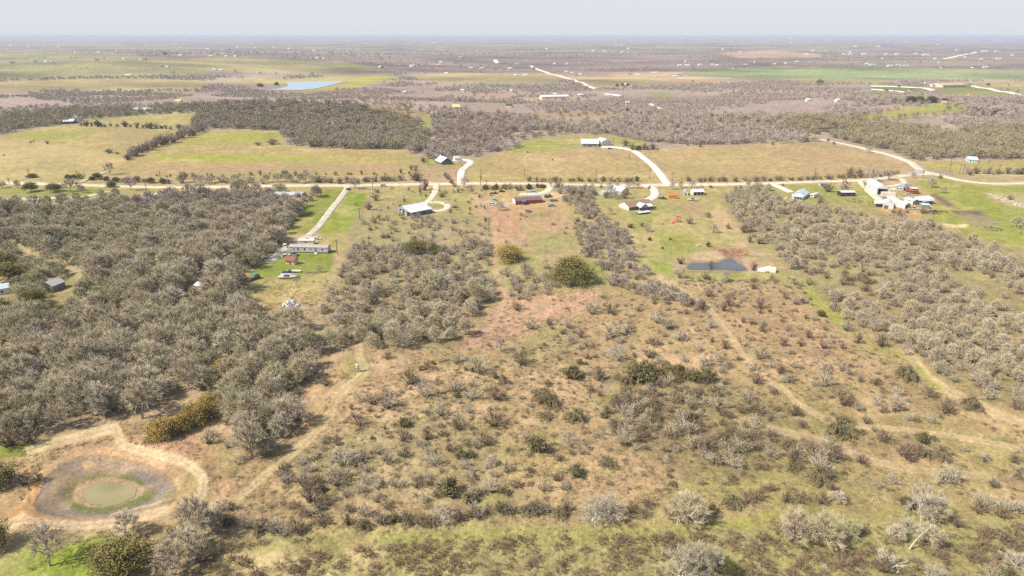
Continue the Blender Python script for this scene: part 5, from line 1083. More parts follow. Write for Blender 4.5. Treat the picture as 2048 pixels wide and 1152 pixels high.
def window(e, x, z, w, h, y=0.0, side='front', L=0, D=0):
    f = MB()
    if side == 'front': f.box(x - w/2 - .08, y - .06, z - .08, x + w/2 + .08, y + .02, z + h + .08); g = MB().box(x - w/2, y - .09, z, x + w/2, y - .062, z + h)
    elif side == 'left': f.box(-.06, x - w/2 - .08, z - .08, .02, x + w/2 + .08, z + h + .08); g = MB().box(-.09, x - w/2, z, -.062, x + w/2, z + h)
    else: f.box(L - .02, x - w/2 - .08, z - .08, L + .06, x + w/2 + .08, z + h + .08); g = MB().box(L + .062, x - w/2, z, L + .09, x + w/2, z + h)
    fo = f.build('window', FRAME, e); g.build('pane', GLASS, fo)
def house(name, label, cat, a, b, depth, wh, rh, wall, roof, ridge='x', over=.45, wins=(), lwins=(), rwins=(), doors=(), base=0.0, open_front=None, L=None, gdoor=None, group=None):
    p, rz, Lr = place2(a, b); L = L or Lr; e = root(name, label, cat, p, rz, group)
    T = .12
    w = MB()
    if ridge == 'x':
        prof = [(0, base), (depth, base), (depth, base + wh), (depth/2, base + wh + rh), (0, base + wh)]
        def end(x0, x1): w.prismx(prof, x0, x1)
        end(0, T); end(L - T, L); w.box(T, depth - T, base, L - T, depth, base + wh)
        segs = [(T, L - T)] if open_front is None else [(T, open_front[0]), (open_front[1], L - T)]
        for s0, s1 in segs:
            if s1 - s0 > .05: w.box(s0, 0, base, s1, T, base + wh)
        if open_front is not None: w.box(open_front[0], 0, base + wh - .35, open_front[1], T, base + wh)
    else:
        prof = [(0, base), (L, base), (L, base + wh), (L/2, base + wh + rh), (0, base + wh)]
        if open_front is None: w.prism(prof, 0, T)
        else:
            o0, o1 = open_front; hh = base + wh * .92
            w.box(0, 0, base, o0, T, base + wh); w.box(o1, 0, base, L, T, base + wh)
            w.prism([(o0, hh), (o1, hh), (L, base + wh), (L/2, base + wh + rh), (0, base + wh), (o0, base + wh)], 0, T)
        w.prism(prof, depth - T, depth); w.box(0, T, base, T, depth - T, base + wh); w.box(L - T, T, base, L, depth - T, base + wh)
    if base == 0: w.box(T, T, -.6, L - T, depth - T, .03)
    w.build('wall', wall, e)
    r = MB(); t = .14
    if ridge == 'x':
        sl = rh / (depth/2); z0 = base + wh - sl * over
        r.prismx([(-over, z0 + .02), (depth/2, base + wh + rh + .02), (depth + over, z0 + .02), (depth + over, z0 + t), (depth/2, base + wh + rh + t + .03), (-over, z0 + t)], -over * .7, L + over * .7)
    else:
        sl = rh / (L/2); z0 = base + wh - sl * over
        r.prism([(-over, z0 + .02), (L/2, base + wh + rh + .02), (L + over, z0 + .02), (L + over, z0 + t), (L/2, base + wh + rh + t + .03), (-over, z0 + t)], -over * .7, depth + over * .7)
    r.build('roof', roof, e)
    for f, z, ww, hh in wins: window(e, f * L, base + z, ww, hh)
    for f, z, ww, hh in lwins: window(e, f * depth, base + z, ww, hh, side='left')
    for f, z, ww, hh in rwins: window(e, f * depth, base + z, ww, hh, side='right', L=L)
    for f, ww, hh in doors:
        d = MB().box(f * L - ww/2, -.07, base + .02, f * L + ww/2, -.004, base + hh).build('door', DOORM, e); MB().box(f * L + ww * .35, -.11, base + hh * .48, f * L + ww * .42, -.072, base + hh * .52).build('handle', FRAME, d)
    return e, L
def porch(e, x0, x1, dep, z0, z1, roofm, postm=FRAME, n=4, floor=True):
    """lean-to porch on the front"""
    MB().prismx([(0.02, z1), (-dep - .3, z0), (-dep - .3, z0 + .12), (0.02, z1 + .12)], x0 - .2, x1 + .2).build('porch_roof', roofm, e)
    for k in range(n):
        x = x0 + .1 + (x1 - x0 - .2) * k / (n - 1); MB().box(x - .07, -dep + .05, 0, x + .07, -dep + .19, z0).build('post', postm, e)
    if floor: MB().box(x0, -dep, -.2, x1, -.03, .12).build('porch_floor', M('concrete', (.5,.47,.42)), e)
# 1 long grey mobile home
e, L = house('mobile_home', 'long light grey mobile home at the foot of the gravel lane', 'mobile home', (579, 505), (656, 507.5), 5.2, 2.7, .75, GREYS, M('light_grey_shingles', (.40,.37,.37), scale=3), base=.7, over=.2,
   wins=[(.23,1.1,.9,1.1),(.40,1.1,.9,1.1),(.555,1.3,.6,.7),(.12,1.2,.6,.8),(.86,1.1,.9,1.0)], doors=[(.69,1.0,2.1)])
MB().box(.1, .1, -.4, L - .1, 5.0, .7).build('skirting', BLACKW, e)
s = MB(); [s.box(L*.69 - .8, -.35*k - .45, -.1, L*.69 + .8, -.35*k - .1, .68 - .22*k) for k in range(4)]; s.build('steps', FRAME, e)
for x in (.30, .80): MB().tube((L*x, 3.6, 3.7), (L*x, 3.6, 4.5), .12).build('roof_vent', BLACKW, e)
e, L = house('carport', 'long low flat white canopy just behind the grey mobile home', 'carport', (597, 489.2), (627, 489.5), 3, 2.4, .15, CREAM, R_WHITE, wins=[(.5,1.2,1,.8)])
e, L = house('garden_shed', 'small pink-walled shed with red-brown gambrel roof on the bright lawn', 'shed', (572, 528), (589, 530), 3.6, 2.3, 1.5, PINKW, R_RED, doors=[(.5,1.2,1.9)], wins=[(.2,1.1,.6,.6)])
# 3 white metal barn with lean-to
p, rz, L = place2((808, 430), (819, 433.5))
e, L = house('metal_barn', 'white metal barn with open gable and blue-grey lean-to bays', 'barn', (796, 427), (819, 433.6), 17, 4.0, 1.9, M('blue_grey_siding', (.30,.31,.38), var=.05), R_WHITE, ridge='y', over=.3, open_front=(2.2, 8.2), L=10.5)
for k, x in enumerate((2.2, 5.2, 8.2)): MB().box(x - .12, -.16, 0, x + .12, -.01, 4.1).build('post', WHITE, e)
MB().box(2.6, .5, 0, 4.7, 4.5, 2.6).build('stored_trailer', WHITE, e)
for k in range(4): MB().box(.05 + k*2.62, -.22, -.1, 2.62 + k*2.62, -.13, 1.5).build('wainscot_panel', TANW, e)
MB().prism([(10.52, 3.9), (15.3, 3.1), (15.3, 3.25), (10.52, 4.05)], -.2, 17.2).build('lean_to_roof', R_WHITE, e)
for k in range(5): MB().box(14.9, .1 + k*4.15, 0, 15.1, .3 + k*4.15, 3.12).build('post', WHITE, e)
MB().box(14.92, .4, 0, 14.98, 16.8, 2.2).build('lean_to_screen', DKGREY, e)
# 4 red mobile home
e, L = house('mobile_home', 'red mobile home with purple-grey roof and white gable end', 'mobile home', (1031, 410.5), (1084, 406), 8.5, 2.6, 1.5, REDW, R_PURP, base=.4, over=.3, wins=[(.12,1,.9,1),(.33,1,.9,1),(.52,1,.9,1),(.68,1,.9,1),(.86,1,.9,1)], doors=[(.27,1,2)])
MB().prismx([(.2, .45), (8.3, .45), (8.3, 3.0), (4.25, 4.4), (.2, 3.0)], -.06, -.012).build('gable_end', WHITE, e)
MB().box(L*.18, -2.2, .1, L*.4, -.03, .45).build('deck', WOOD, e)
MB().prismx([(-2.3, 2.5), (.2, 3.3), (.2, 3.42), (-2.3, 2.62)], L*.2, L*.38).build('porch_roof', R_PURP, e)
# 5 ranch house
e, L = house('ranch_house', 'long ranch house, brown roof with white metal porch gables', 'house', (1258, 421.5), (1306, 416.5), 11.5, 2.8, 2.4, DKGREY, R_BROWN, over=.5, wins=[(.08,1,1,1.1),(.2,1,1,1.1),(.55,1,1.2,1.1),(.75,1,1.2,1.1),(.9,1,1,1.1)], doors=[(.42,1,2.1)])
MB().prismx([(.1, 0), (11.4, 0), (11.4, 2.8), (5.75, 5.1), (.1, 2.8)], -.08, -.012).build('gable_end', WHITE, e)
porch(e, L*.28, L*.86, 4.0, 2.7, 3.6, R_WHITE, n=6)
MB().prism([(L*.34, 3.2), (L*.48, 4.8), (L*.62, 3.2), (L*.62, 3.35), (L*.48, 4.98), (L*.34, 3.35)], -4.4, 2.0).build('porch_gable', R_WHITE, e)
e2, L2 = house('boat_shelter', 'low tarp-roofed shelter in front of the long ranch house', 'shelter', (1278, 430), (1300, 427), 3.5, 1.2, .4, DKGREY, R_SILVER, open_front=(.3, 6), over=.3)
# 6
e, L = house('metal_shed', 'long silver-roofed shed half hidden by a bare bush near the road', 'shed', (1207, 391), (1238, 389), 7, 2.6, 1.0, GREYS, R_SILVER, over=.3, wins=[(.25,1,1,1),(.6,1,1,1)])
e, L = house('small_house', 'small white gabled house with blue-grey front beside the silver shed', 'house', (1243, 391), (1257, 388), 9, 3.4, 2.2, GREYS, R_WHITE, ridge='y', wins=[(.3,1.2,1,1.1),(.7,1.2,1,1.1)], doors=[(.5,1,2.1)])
e, L = house('open_shed', 'white open-fronted shed with dark bays right of the blue hut', 'shed', (1386, 391.5), (1408, 391), 7, 2.9, 1.4, WHITE, R_WHITE, open_front=(.4, 8.2), over=.3)
for k in range(2): MB().box(2.9 + k*2.8, -.02, 0, 3.1 + k*2.8, .15, 2.6).build('post', WHITE, e)
e, L = house('hut', 'small white hut with blue-grey front left of the open shed', 'shed', (1367, 390.5), (1375, 391), 4.6, 2.5, 1.3, WHITE, R_SILVER, ridge='y', doors=[(.5,1.4,2.0)])
# orange container
p, rz, L = place2((1337.5, 397), (1354.5, 397.5)); c = root('shipping_container', 'bright orange shipping container on the lawn beside the drive', 'container', p, rz)
b = MB().box(0, 0, .1, L, 2.5, 2.7); b.build('body', M('orange_steel', (.62,.23,.06), var=.08), c)
for k in range(12): MB().box(.15 + k*(L-.3)/12, -.05, .25, .15 + (k+.5)*(L-.3)/12, -.004, 2.55).build('panel_rib', MC['orange_steel'], c)
MB().box(L + .004, .1, .2, L + .05, 2.4, 2.6).build('door', M('rusty_steel', (.30,.12,.05)), c)
# right homesteads
e, L = house('farm_house', 'white farmhouse with pale roof and shaded front porch beside the camper', 'house', (1584, 397), (1607, 399.5), 14, 3.0, 2.3, WHITE, R_BLUE, ridge='y', over=.5, wins=[(.3,1,1,1.1),(.7,1,1,1.1)], lwins=[(.2,1,1,1.1),(.45,1,1,1.1),(.75,1,1,1.1)], doors=[(.5,1,2.1)])
porch(e, .2, L - .2, 3.0, 2.4, 2.95, R_WHITE, n=5)
MB().prismx([(-5.2, -.2), (10, -.2), (10, .05), (-5.2, .05)], -5.0, -3.4).build('terrace', M('concrete', (.6,.57,.5)), e)
p, rz, L = place2((1620, 395.5), (1634, 398)); c = root('camper', 'white camper trailer parked beside the white farmhouse', 'camper', p, rz)
MB().prismx([(0, .5), (7.4, .5), (8.0, 1.2), (7.6, 2.9), (.3, 3.0), (0, 2.4)], 0, 2.7).build('body', WHITE, c)
MB().box(.5, -.05, 1.4, 2.2, -.004, 2.2).build('window', GLASS, c); MB().box(-.05, 1.2, 1.5, -.004, 2.2, 2.2).build('window', GLASS, c); MB().box(-.05, 5.0, 1.5, -.004, 6.2, 2.2).build('window', GLASS, c)
for y in (3.2, 4.2): MB().tube((-.03, y, .38), (2.73, y, .38), .38, n=10).build('wheel', BLACKW, c)
e, L = house('pump_house', 'small flat grey shed near the road on the green lot', 'shed', (1640, 373), (1653, 373.5), 5, 2.5, .4, GREYS, M('grey_felt_roof', (.32,.29,.28)), doors=[(.5,3.5,2.0)])
e, L = house('equipment_shed', 'black-walled shed with white roof edge on the green lot', 'shed', (1682.5, 393), (1710, 392.5), 6.5, 2.9, .5, BLACKW, R_WHITE, over=.4, wins=[(.3,1,.8,.8)], doors=[(.75,1.2,2.0)])
e, L = house('workshop', 'tall white metal workshop with open dark bay beside the pale drive', 'workshop', (1751, 390), (1775, 391), 26, 5.2, 2.0, WHITE, R_WHITE, ridge='y', over=.3, open_front=(1.0, 9.5), lwins=[(.3,2,1,1),(.6,2,1,1)])
MB().box(2.6, -5.4, .02, 12.4, -.3, .5).build('trailer_bed', GREYS, e); MB().box(3.0, -4.9, .5, 12.0, -.8, 3.0).build('parked_trailer', M('cream_trailer', (.62,.52,.45)), e)
e, L = house('barn', 'white barn with arched blue trim and orange yard in front', 'barn', (1765, 417), (1786, 418.5), 12, 3.2, 2.0, WHITE, R_WHITE, ridge='y', over=.3, doors=[(.3,2.6,2.4)])
MB().prism([(-5.5, 2.5), (0, 3.2), (0, 3.36), (-5.5, 2.66)], 1, 11).build('lean_to_roof', R_WHITE, e); [MB().box(-5.4, y, 0, -5.2, y + .2, 2.5).build('post', WOOD, e) for y in (1.2, 5.5, 10.5)]
e, L = house('hay_shed', 'narrow white shed with dark open end right of the arched barn', 'shed', (1809, 418), (1820, 416.5), 12, 2.7, 1.4, WHITE, R_WHITE, ridge='y', over=.25, open_front=(.6, 4.6))
e, L = house('lumber_shed', 'low brown shed between the arched barn and the narrow white shed', 'shed', (1799, 415), (1808, 415.5), 4, 2.2, .3, WOOD, R_SILVER)
e, L = house('farm_house', 'white-roofed house with navy shaded porch above the garden plot', 'house', (1836, 410), (1865, 407.5), 9, 3.4, 1.4, NAVY, R_WHITE, over=.6, lwins=[(.3,1,1,1.1),(.6,1,1,1.1)], wins=[(.2,1,1.2,1.2),(.5,1,1.4,1.2),(.9,1,1.2,1.2)], doors=[(.35,1,2.1)])
MB().prism([(-3.5, 0), (0, 0), (0, 2.9), (-3.5, 2.9)], 1.5, 8.8).build('wing', WHITE, e); MB().prism([(-4, 2.95), (.3, 3.9), (.3, 4.05), (-4, 3.1)], 1.0, 9.3).build('wing_roof', R_WHITE, e)
for x in (-3.2, -1.6): MB().box(x, 1.4, 1, x + .9, 1.496, 2).build('window', GLASS, e)
porch(e, 2.2, L - .2, 1.5, 2.7, 3.1, R_WHITE, n=5)
e, L = house('greenhouse', 'grey-green shed with bright flat roof before the dark porch house', 'greenhouse', (1843, 417.5), (1858, 418), 6, 2.6, .5, M('green_grey_siding', (.24,.27,.22)), R_BLUE)
e, L = house('small_house', 'blue-grey cottage with striped roof near the road bend', 'house', (1790, 380), (1806, 381.5), 8, 2.7, 1.6, GREYS, R_SILVER, ridge='y', wins=[(.3,1,1,1),(.7,1,1,1)], lwins=[(.3,1,1,1)])
e, L = house('small_house', 'cottage with dark grey-green roof attached right of the blue-grey one', 'house', (1808.5, 379.5), (1821, 380.5), 8, 2.5, 1.2, GREYS, M('slate_roof', (.16,.20,.19)), wins=[(.5,1,1,1)])
e, L = house('red_shed', 'dark red shed with one white roof end by the road-bend cottages', 'shed', (1819, 388), (1836, 388.5), 7, 2.4, 1.2, REDW, R_RED, over=.3, doors=[(.5,1.5,2)], wins=[(.2,1,.8,.8)])
MB().box(L - 4.5, .6, 3.75, L + .3, 6.5, 3.95).build('roof_sheet', R_WHITE, e)
# left wood
house('mobile_home', 'long grey roof hidden among bare trees left of the lane', 'mobile home', (548, 398), (604, 398), 9, 3.0, 1.3, GREYS, R_GREY, wins=[(.3,1,1,1),(.62,1,1.4,1.4)])
house('house', 'metal-roofed house tilted among the left trees', 'house', (108, 585), (132, 575), 7, 3.2, 1.6, M('brown_siding', (.22,.18,.16)), R_GREY, wins=[(.3,1,1,1),(.7,1,1,1)])
house('tin_roof_shed', 'pale blue tin roof at the left edge by the orange dirt yard', 'shed', (-10, 592), (21, 587), 7, 3.0, 1.2, WHITE, R_BLUE, wins=[(.5,1,1,1)])
house('shed', 'small white tin shed swallowed by grey trees', 'shed', (391, 585), (408, 588), 4.5, 3.6, .8, GREYS, R_WHITE, wins=[(.3,1.5,.8,.8),(.6,1.5,.8,.8)])
# beyond the road
e, L = house('farm_house', 'dark gabled house with white roof beyond the road', 'house', (883, 329.5), (905, 328.5), 14, 2.8, 3.4, DKGREY, R_WHITE, ridge='y', over=.9, wins=[(.25,1,1.4,1.2),(.5,1,1.4,1.6),(.75,1,1.4,1.2)])
house('garage', 'white garage left behind the dark gabled house', 'garage', (872, 319), (882, 319), 9, 3.2, 1.6, WHITE, R_WHITE, wins=[(.5,1,1,1)])
house('shed', 'white shed right behind the dark gabled house', 'shed', (910, 321.5), (920, 321), 7, 2.5, 1.2, WHITE, R_SILVER)
e, L = house('barn', 'long barn with broad white metal roof on the rise', 'barn', (1163, 294), (1197, 294), 18, 3.6, 3.2, M('grey_tan_siding', (.36,.34,.33)), R_WHITE, over=.8, wins=[(.2,1,1.6,1.4),(.4,1,1.6,1.4),(.6,1,1.6,1.4),(.8,1,1.6,1.4)], doors=[(.5,1.6,2.2)])
e, L = house('metal_barn', 'white arched barn with grey front beside the long barn', 'barn', (1203, 292.5), (1222, 291), 13, 4.6, 2.4, WHITE, R_WHITE, ridge='y', over=.4)
for k in range(3): MB().box(L*(.12 + .29*k), -.08, .3, L*(.12 + .29*k) + L*.22, -.01, 4.2).build('door', GREYS, e)
e, L = house('farm_house', 'pale blue house beyond the right-hand road', 'house', (1936, 325), (1955, 325.5), 12, 2.8, 1.8, R_BLUE, M('pale_blue_roof', (.55,.62,.66)), over=.4, wins=[(.2,1,1,1),(.5,1,1,1),(.8,1,1,1)])
e, L = house('farm_house', 'white-roofed dark-fronted house on the far left field', 'house', (127, 248.5), (147, 247.5), 18, 3.6, 2.0, NAVY, R_WHITE, over=1.0, wins=[(.25,1,2,1.4),(.7,1,2,1.4)])
house('long_greenhouse', 'very long low white roof behind the left tree belt', 'greenhouse', (264, 223), (309, 220.3), 16, 3.4, 1.0, WHITE, R_WHITE)
house('poultry_house', 'very long pale metal barn in the centre far scrub', 'barn', (1084, 200), (1138, 199), 20, 6, 2.6, CREAM, R_WHITE, wins=[(.2,2,3,2),(.5,2,3,2),(.8,2,3,2)])
house('long_shed', 'very long tan shed with arched bays by the far right paddocks', 'barn', (1885, 175), (1934, 175), 40, 7, 3.5, CREAM, TANW, wins=[(k/12, 1, 4, 3) for k in range(1, 12)])
house('house', 'yellow-roofed house in the centre far clearing', 'house', (907, 219), (921, 219), 16, 3.5, 3, CREAM, R_YEL)
house('house', 'cream house in the clearing of the far left woods', 'house', (350, 208), (361, 208), 14, 4.5, 2, M('pale_yellow_siding', (.72,.66,.42)), R_YEL, wins=[(.3,1,2,1.5)])
house('house', 'dark brown-roofed house in the right woods behind the road', 'house', (1535, 248), (1551, 248), 14, 3.2, 2.5, STONEW, R_DARK, wins=[(.3,1,2,1.4),(.7,1,2,1.4)])
house('house', 'brown house right of the dark oak grove hill', 'house', (1965, 230), (1982, 230), 16, 3.2, 3, STONEW, R_DARK, wins=[(.3,1,2,1.4)])
house('stone_house', 'stone house beside the dark oak grove hill', 'house', (1912, 211), (1928, 211), 14, 3.6, 3, STONEW, R_BROWN, wins=[(.3,1,2,1.4)])
house('stone_barn', 'tan stone barn left of the stone house', 'barn', (1885, 210.5), (1893, 210.5), 10, 4, 2, STONEW, TANW)
house('red_roof_house', 'small red-roofed house by the far white paddock road', 'house', (1937, 194), (1946, 194), 16, 4, 3, WHITE, M('orange_red_roof', (.45,.14,.07)))
# tiny far farmsteads
FARB = """21 93 10 w|57 94 8 w|87 90 4 w|116 94 8 w|149 105 3 w|197 106 8 w|233 105 3 w|247 119 6 w|280 121 7 w|334 135 7 w|322 134 5 t|428 141 8 w|442 142 8 w|256 153 15 w|91 125 8 w|103 126 6 g|360 112 9 w|421 114 8 w|452 114 6 w|470 114 6 w|415 99 8 w|475 96 6 w|444 102 5 w|360 98 6 w|117 248 6 y|547 96 6 w|577 99 8 w|604 100 6 t|628 103 7 w|634 117 7 w|646 119 4 w|716 102 10 g|748 105 5 t|771 108 6 g|702 84 20 w|735 80 16 w|868 86 18 w|892 86 8 w|759 135 7 w|824 133 12 w|821 135 6 b|837 130 4 r|849 130 8 t|877 131 10 y|881 125 8 w|892 148 9 w|942 137 10 w|964 138 10 w|1019 138 10 w|925 183 9 w|972 184 8 t|1022 184 6 w|1017 215 14 d|809 187 8 w|590 154 7 t|921 116 5 w|864 231 3 w|1030 152 9 w|1050 151 12 w|1034 129 10 g|1050 125 5 w|1133 129 5 w|1109 129 7 w|1133 145 8 w|1144 147 7 w|1153 152 8 t|1160 150 8 w|1276 151 11 w|1260 150 8 t|1311 147 12 w|1361 152 9 t|1350 154 8 w|1371 125 5 w|1360 132 10 w|1374 132 12 w|1401 131 9 w|1424 131 10 w|1434 132 8 w|1471 137 11 d|1491 131 8 w|1385 164 8 t|1251 171 8 w|1269 173 14 t|1110 191 10 w|1161 193 15 w|1214 192 14 w|1255 209 11 b|1058 205 9 w|1074 183 4 t|1186 103 6 w|1209 105 5 w|1244 106 7 w|1256 99 6 w|1093 99 6 w|1481 106 5 w|1509 126 3 w|1366 231 6 t|1550 129 6 w|1595 125 8 w|1571 128 6 w|1621 126 5 g|1613 110 10 w|1626 103 7 w|1687 110 7 w|1702 110 10 w|1728 110 11 w|1746 131 14 w|1734 129 8 w|1781 133 12 w|1803 133 5 s|1810 133 5 s|1816 133 5 s|1796 131 6 s|1772 110 4 w|1795 110 9 w|1832 109 8 w|1853 111 14 w|1870 119 7 w|1878 127 3 w|1886 136 9 d|1951 136 12 d|1973 136 12 w|1963 120 6 w|1998 119 13 w|1971 104 14 w|1993 104 6 w|1913 101 5 w|1930 116 5 w|1876 90 6 w|1758 94 7 w|1711 94 8 w|1813 85 14 w|1855 169 14 w|1773 183 11 d|1798 175 7 d|1822 183 7 d|1765 119 4 w|2017 172 6 t|1676 204 7 w|1617 203 7 w|1543 240 10 d|864 87 4 w|1240 92 20 w|1530 84 18 w|1460 84 16 w|1995 84 14 w|1655 84 12 w|1700 106 5 w|510 97 6 w|2025 112 6 w|1445 100 7 w"""
WN = {'w': 'white', 't': 'tan', 'g': 'grey', 'y': 'yellow', 'b': 'blue-roofed', 'r': 'red', 'd': 'dark-roofed', 's': 'silver'}
WM = {'w': (WHITE, R_WHITE), 't': (TANW, R_BROWN), 'g': (GREYS, R_GREY), 'y': (CREAM, R_YEL), 'b': (WHITE, R_BLUE), 'r': (REDW, R_RED), 'd': (CREAM, R_DARK), 's': (R_SILVER, R_SILVER)}
FAR_MESH = {}
_fi = []
for row in FARB.split('|'):
    u, v, w, c = row.split(); u, v, w = float(u), float(v), float(w)
    p = G(u, v); Lm = .8 * w / ppm(p); hgt = max(3.0, min(7, 1.8 / ppm(p))); wm, rm = WM[c]
    dp = max(8, min(Lm * .8, 60)); rz = _r.uniform(-.25, .25)
    e = bpy.data.objects.new('greenhouse' if c == 's' else 'farmhouse', None); COL.objects.link(e); e.location = p; e.rotation_euler = (0, 0, rz)
    MB().prismx([(0, -1), (dp, -1), (dp, hgt), (dp/2, hgt*1.55 - .1), (0, hgt)], -Lm/2, Lm/2).build('wall', wm, e)
    MB().prismx([(-.6, hgt - .2), (dp/2, hgt*1.55), (dp + .6, hgt - .2), (dp + .6, hgt + .1), (dp/2, hgt*1.55 + .3), (-.6, hgt + .1)], -Lm/2 - .5, Lm/2 + .5).build('roof', rm, e)
    tag(e, None, 'building', 'far farm buildings dotted over the plain'); _fi.append((e, f"far {WN[c]} {'greenhouse' if c == 's' else 'farm building'}", u, v))
LANDMARKS += [((60,93),'left end of the skyline ridge'),((256,153),'wide white barn on the far left pasture'),((435,141),'twin white barns on the far left ridge'),((590,98),'skyline left of centre'),((735,80),'hazy white sheds on the horizon'),((868,86),'hazy white sheds at the centre of the horizon'),
 ((850,131),'red and tan hamlet on the centre plain'),((940,137),'roadside farm left of the winding far road'),((1050,151),'bend of the winding far road'),((1145,147),'far farms right of the winding road'),((1340,152),'row of far houses on the pink field'),((1400,131),'row of far white houses above the pink field'),
 ((1220,103),'pale sheds on the centre skyline'),((1110,197),'very long pale metal barn'),((1210,190),'scrubland house by the short white road'),((1010,184),'line of small roofs at the far scrub edge'),((1620,108),'far pink field on the right skyline'),((1720,110),'houses on the right skyline'),
 ((1800,132),'silver greenhouses on the far green field'),((1960,136),'dark barns on the far right green field'),((1860,110),'far houses left of the slanting white road'),((1980,104),'top of the slanting white road'),((1907,172),'very long tan shed'),((1780,180),'white-edged paddock'),((1640,200),'hollow left of the oak grove hill')]
_LP = np.array([l[0] for l in LANDMARKS], float); label_by_landmark(_fi)
for (u, v, h) in ((1364, 85, 70), (1581, 86, 80)):
    p = G(u, v); t = root('water_tower', ('left' if u < 1500 else 'right') + ' pale water tower on the hazy skyline', 'water tower', p, 0, 'hazy water towers')
    MB().tube((0, 0, -2), (0, 0, 60), 9, 7, 10).build('pillar', WHITE, t); MB().tube((0, 0, 60), (0, 0, 85), 22, 18, 12).build('tank', WHITE, t)
# ---------------------------------------------------------------- poles along the road (foot, top)
POLES = """59.5 355 338|19 368 355|157 362 341|322 362 343|294 387 362|501 365 343|754 363 348|746 382 355|720 440 415|675 509 479|831 363 340|834.5 363 341|961 370 351|962.5 359 339|973 382 360|978 463 435|983.5 515 489|1049 353 339|1192 358 341|1299 358 337|1345 362 345|1362 377 355|1259 318 301|1685 369 348|1727 380 365|1899 343 328|1918 350 328|1925 350 329|1630 348 337|1976 327 303|1901 327 318|857 329 312|870 326 312|1226 290 276|1204 373 360|925 341 330|1845 356 341|1998 342 331"""
_pi = []
PM = M('pole_wood', (.17,.125,.09), var=.15)
for k, row in enumerate(POLES.split('|')):
    u, vb, vt = map(float, row.split()); p = G(u, vb); h = (vb - vt) / ppm(p) / math.cos(PITCH * .7); h = max(5.5, min(h, 13))
    e = root('utility_pole', None, 'utility pole', p, _r.uniform(-.3, .3), 'wooden utility poles'); s = max(1, .13 * p.y / 420)
    MB().tube((0, 0, -.5), (0, 0, h), .26 * s, .2 * s, 7).build('pole', PM, e)
    MB().box(-1.3, -.12, h - .95, 1.3, .1, h - .7).build('crossarm', PM, e)
    if k % 3 == 0: MB().tube((.28, 0, h - 2.1), (.28, 0, h - 1.3), .2, n=8).build('transformer', GREYS, e)
    _pi.append((e, 'wooden utility pole', u, vb))
label_by_landmark(_pi)
# ---------------------------------------------------------------- vehicles
CARP = {'white': (.75,.75,.74), 'black': (.03,.03,.035), 'dark brown': (.10,.06,.06), 'blue': (.06,.14,.30), 'pale blue': (.35,.48,.58), 'teal': (.03,.28,.26), 'grey': (.25,.26,.28), 'silver': (.5,.52,.54), 'red': (.45,.04,.04)}
def vehicle(name, label, cat, u, v, ang, col, kind='car', Ls=None, group=None):
    p = G(u, v); e = root(name, label, cat, p, math.radians(ang), group); L, W, H = {'car': (4.6, 1.8, 1.45), 'suv': (4.9, 2.0, 1.85), 'pickup': (5.8, 2.0, 1.85), 'truck': (7, 2.3, 2.6)}[kind]
    pm = M('paint_' + col.replace(' ', '_'), CARP[col], rough=.3, var=.03, spec=.6)
    b = .35; m = H * .55
    if kind == 'pickup': prof = [(-L/2, b), (L/2, b), (L/2, m*.9), (L*.2, m), (L*.2 - .1, m), (-L*.05, m), (-L*.06, m*1.02), (-L/2, m*1.02)]
    else: prof = [(-L/2, b), (L/2 - .1, b), (L/2, b + .3), (L/2 - .1, m*.85), (L*.22, m), (-L/2 + .1, m), (-L/2, m*.8)]
    MB().prism(prof, -W/2, W/2).build('body', pm, e)
    c0, c1 = {'car': (-L*.36, L*.18), 'suv': (-L*.46, L*.2), 'pickup': (-L*.05, L*.2), 'truck': (L*.18, L*.42)}[kind]
    MB().prism([(c0, m + .004), (c1 + .35, m + .004), (c1 - .05, H*.96), (c0 + .3, H*.96)], -W/2 + .08, W/2 - .08).build('cabin_glass', GLASS, e)
    MB().prism([(c0 + .25, H*.965), (c1, H*.965), (c1 - .1, H), (c0 + .35, H)], -W/2 + .1, W/2 - .1).build('roof', pm, e)
    for sx in (-.31, .31):
        for sy in (-1, 1): MB().tube((sx*L, sy*(W/2 - .22), .34), (sx*L, sy*(W/2 + .02), .34), .34, n=10).build('wheel', BLACKW, e)
    for sy in (-.6, .6): MB().box(L/2 - .02, sy*W/2 - .18, b + .3, L/2 + .03, sy*W/2 + .18, b + .5).build('headlight', FRAME, e)
    if kind == 'pickup':
        MB().box(-L/2 + .1, -W/2 + .12, m*1.02 + .003, -L*.08, W/2 - .12, m*1.02 + .02).build('bed', DARKIN, e)
    if kind == 'truck': MB().box(-L/2, -W/2, m + .01, L*.15, W/2, H + .3).build('box', WHITE, e)
    return e
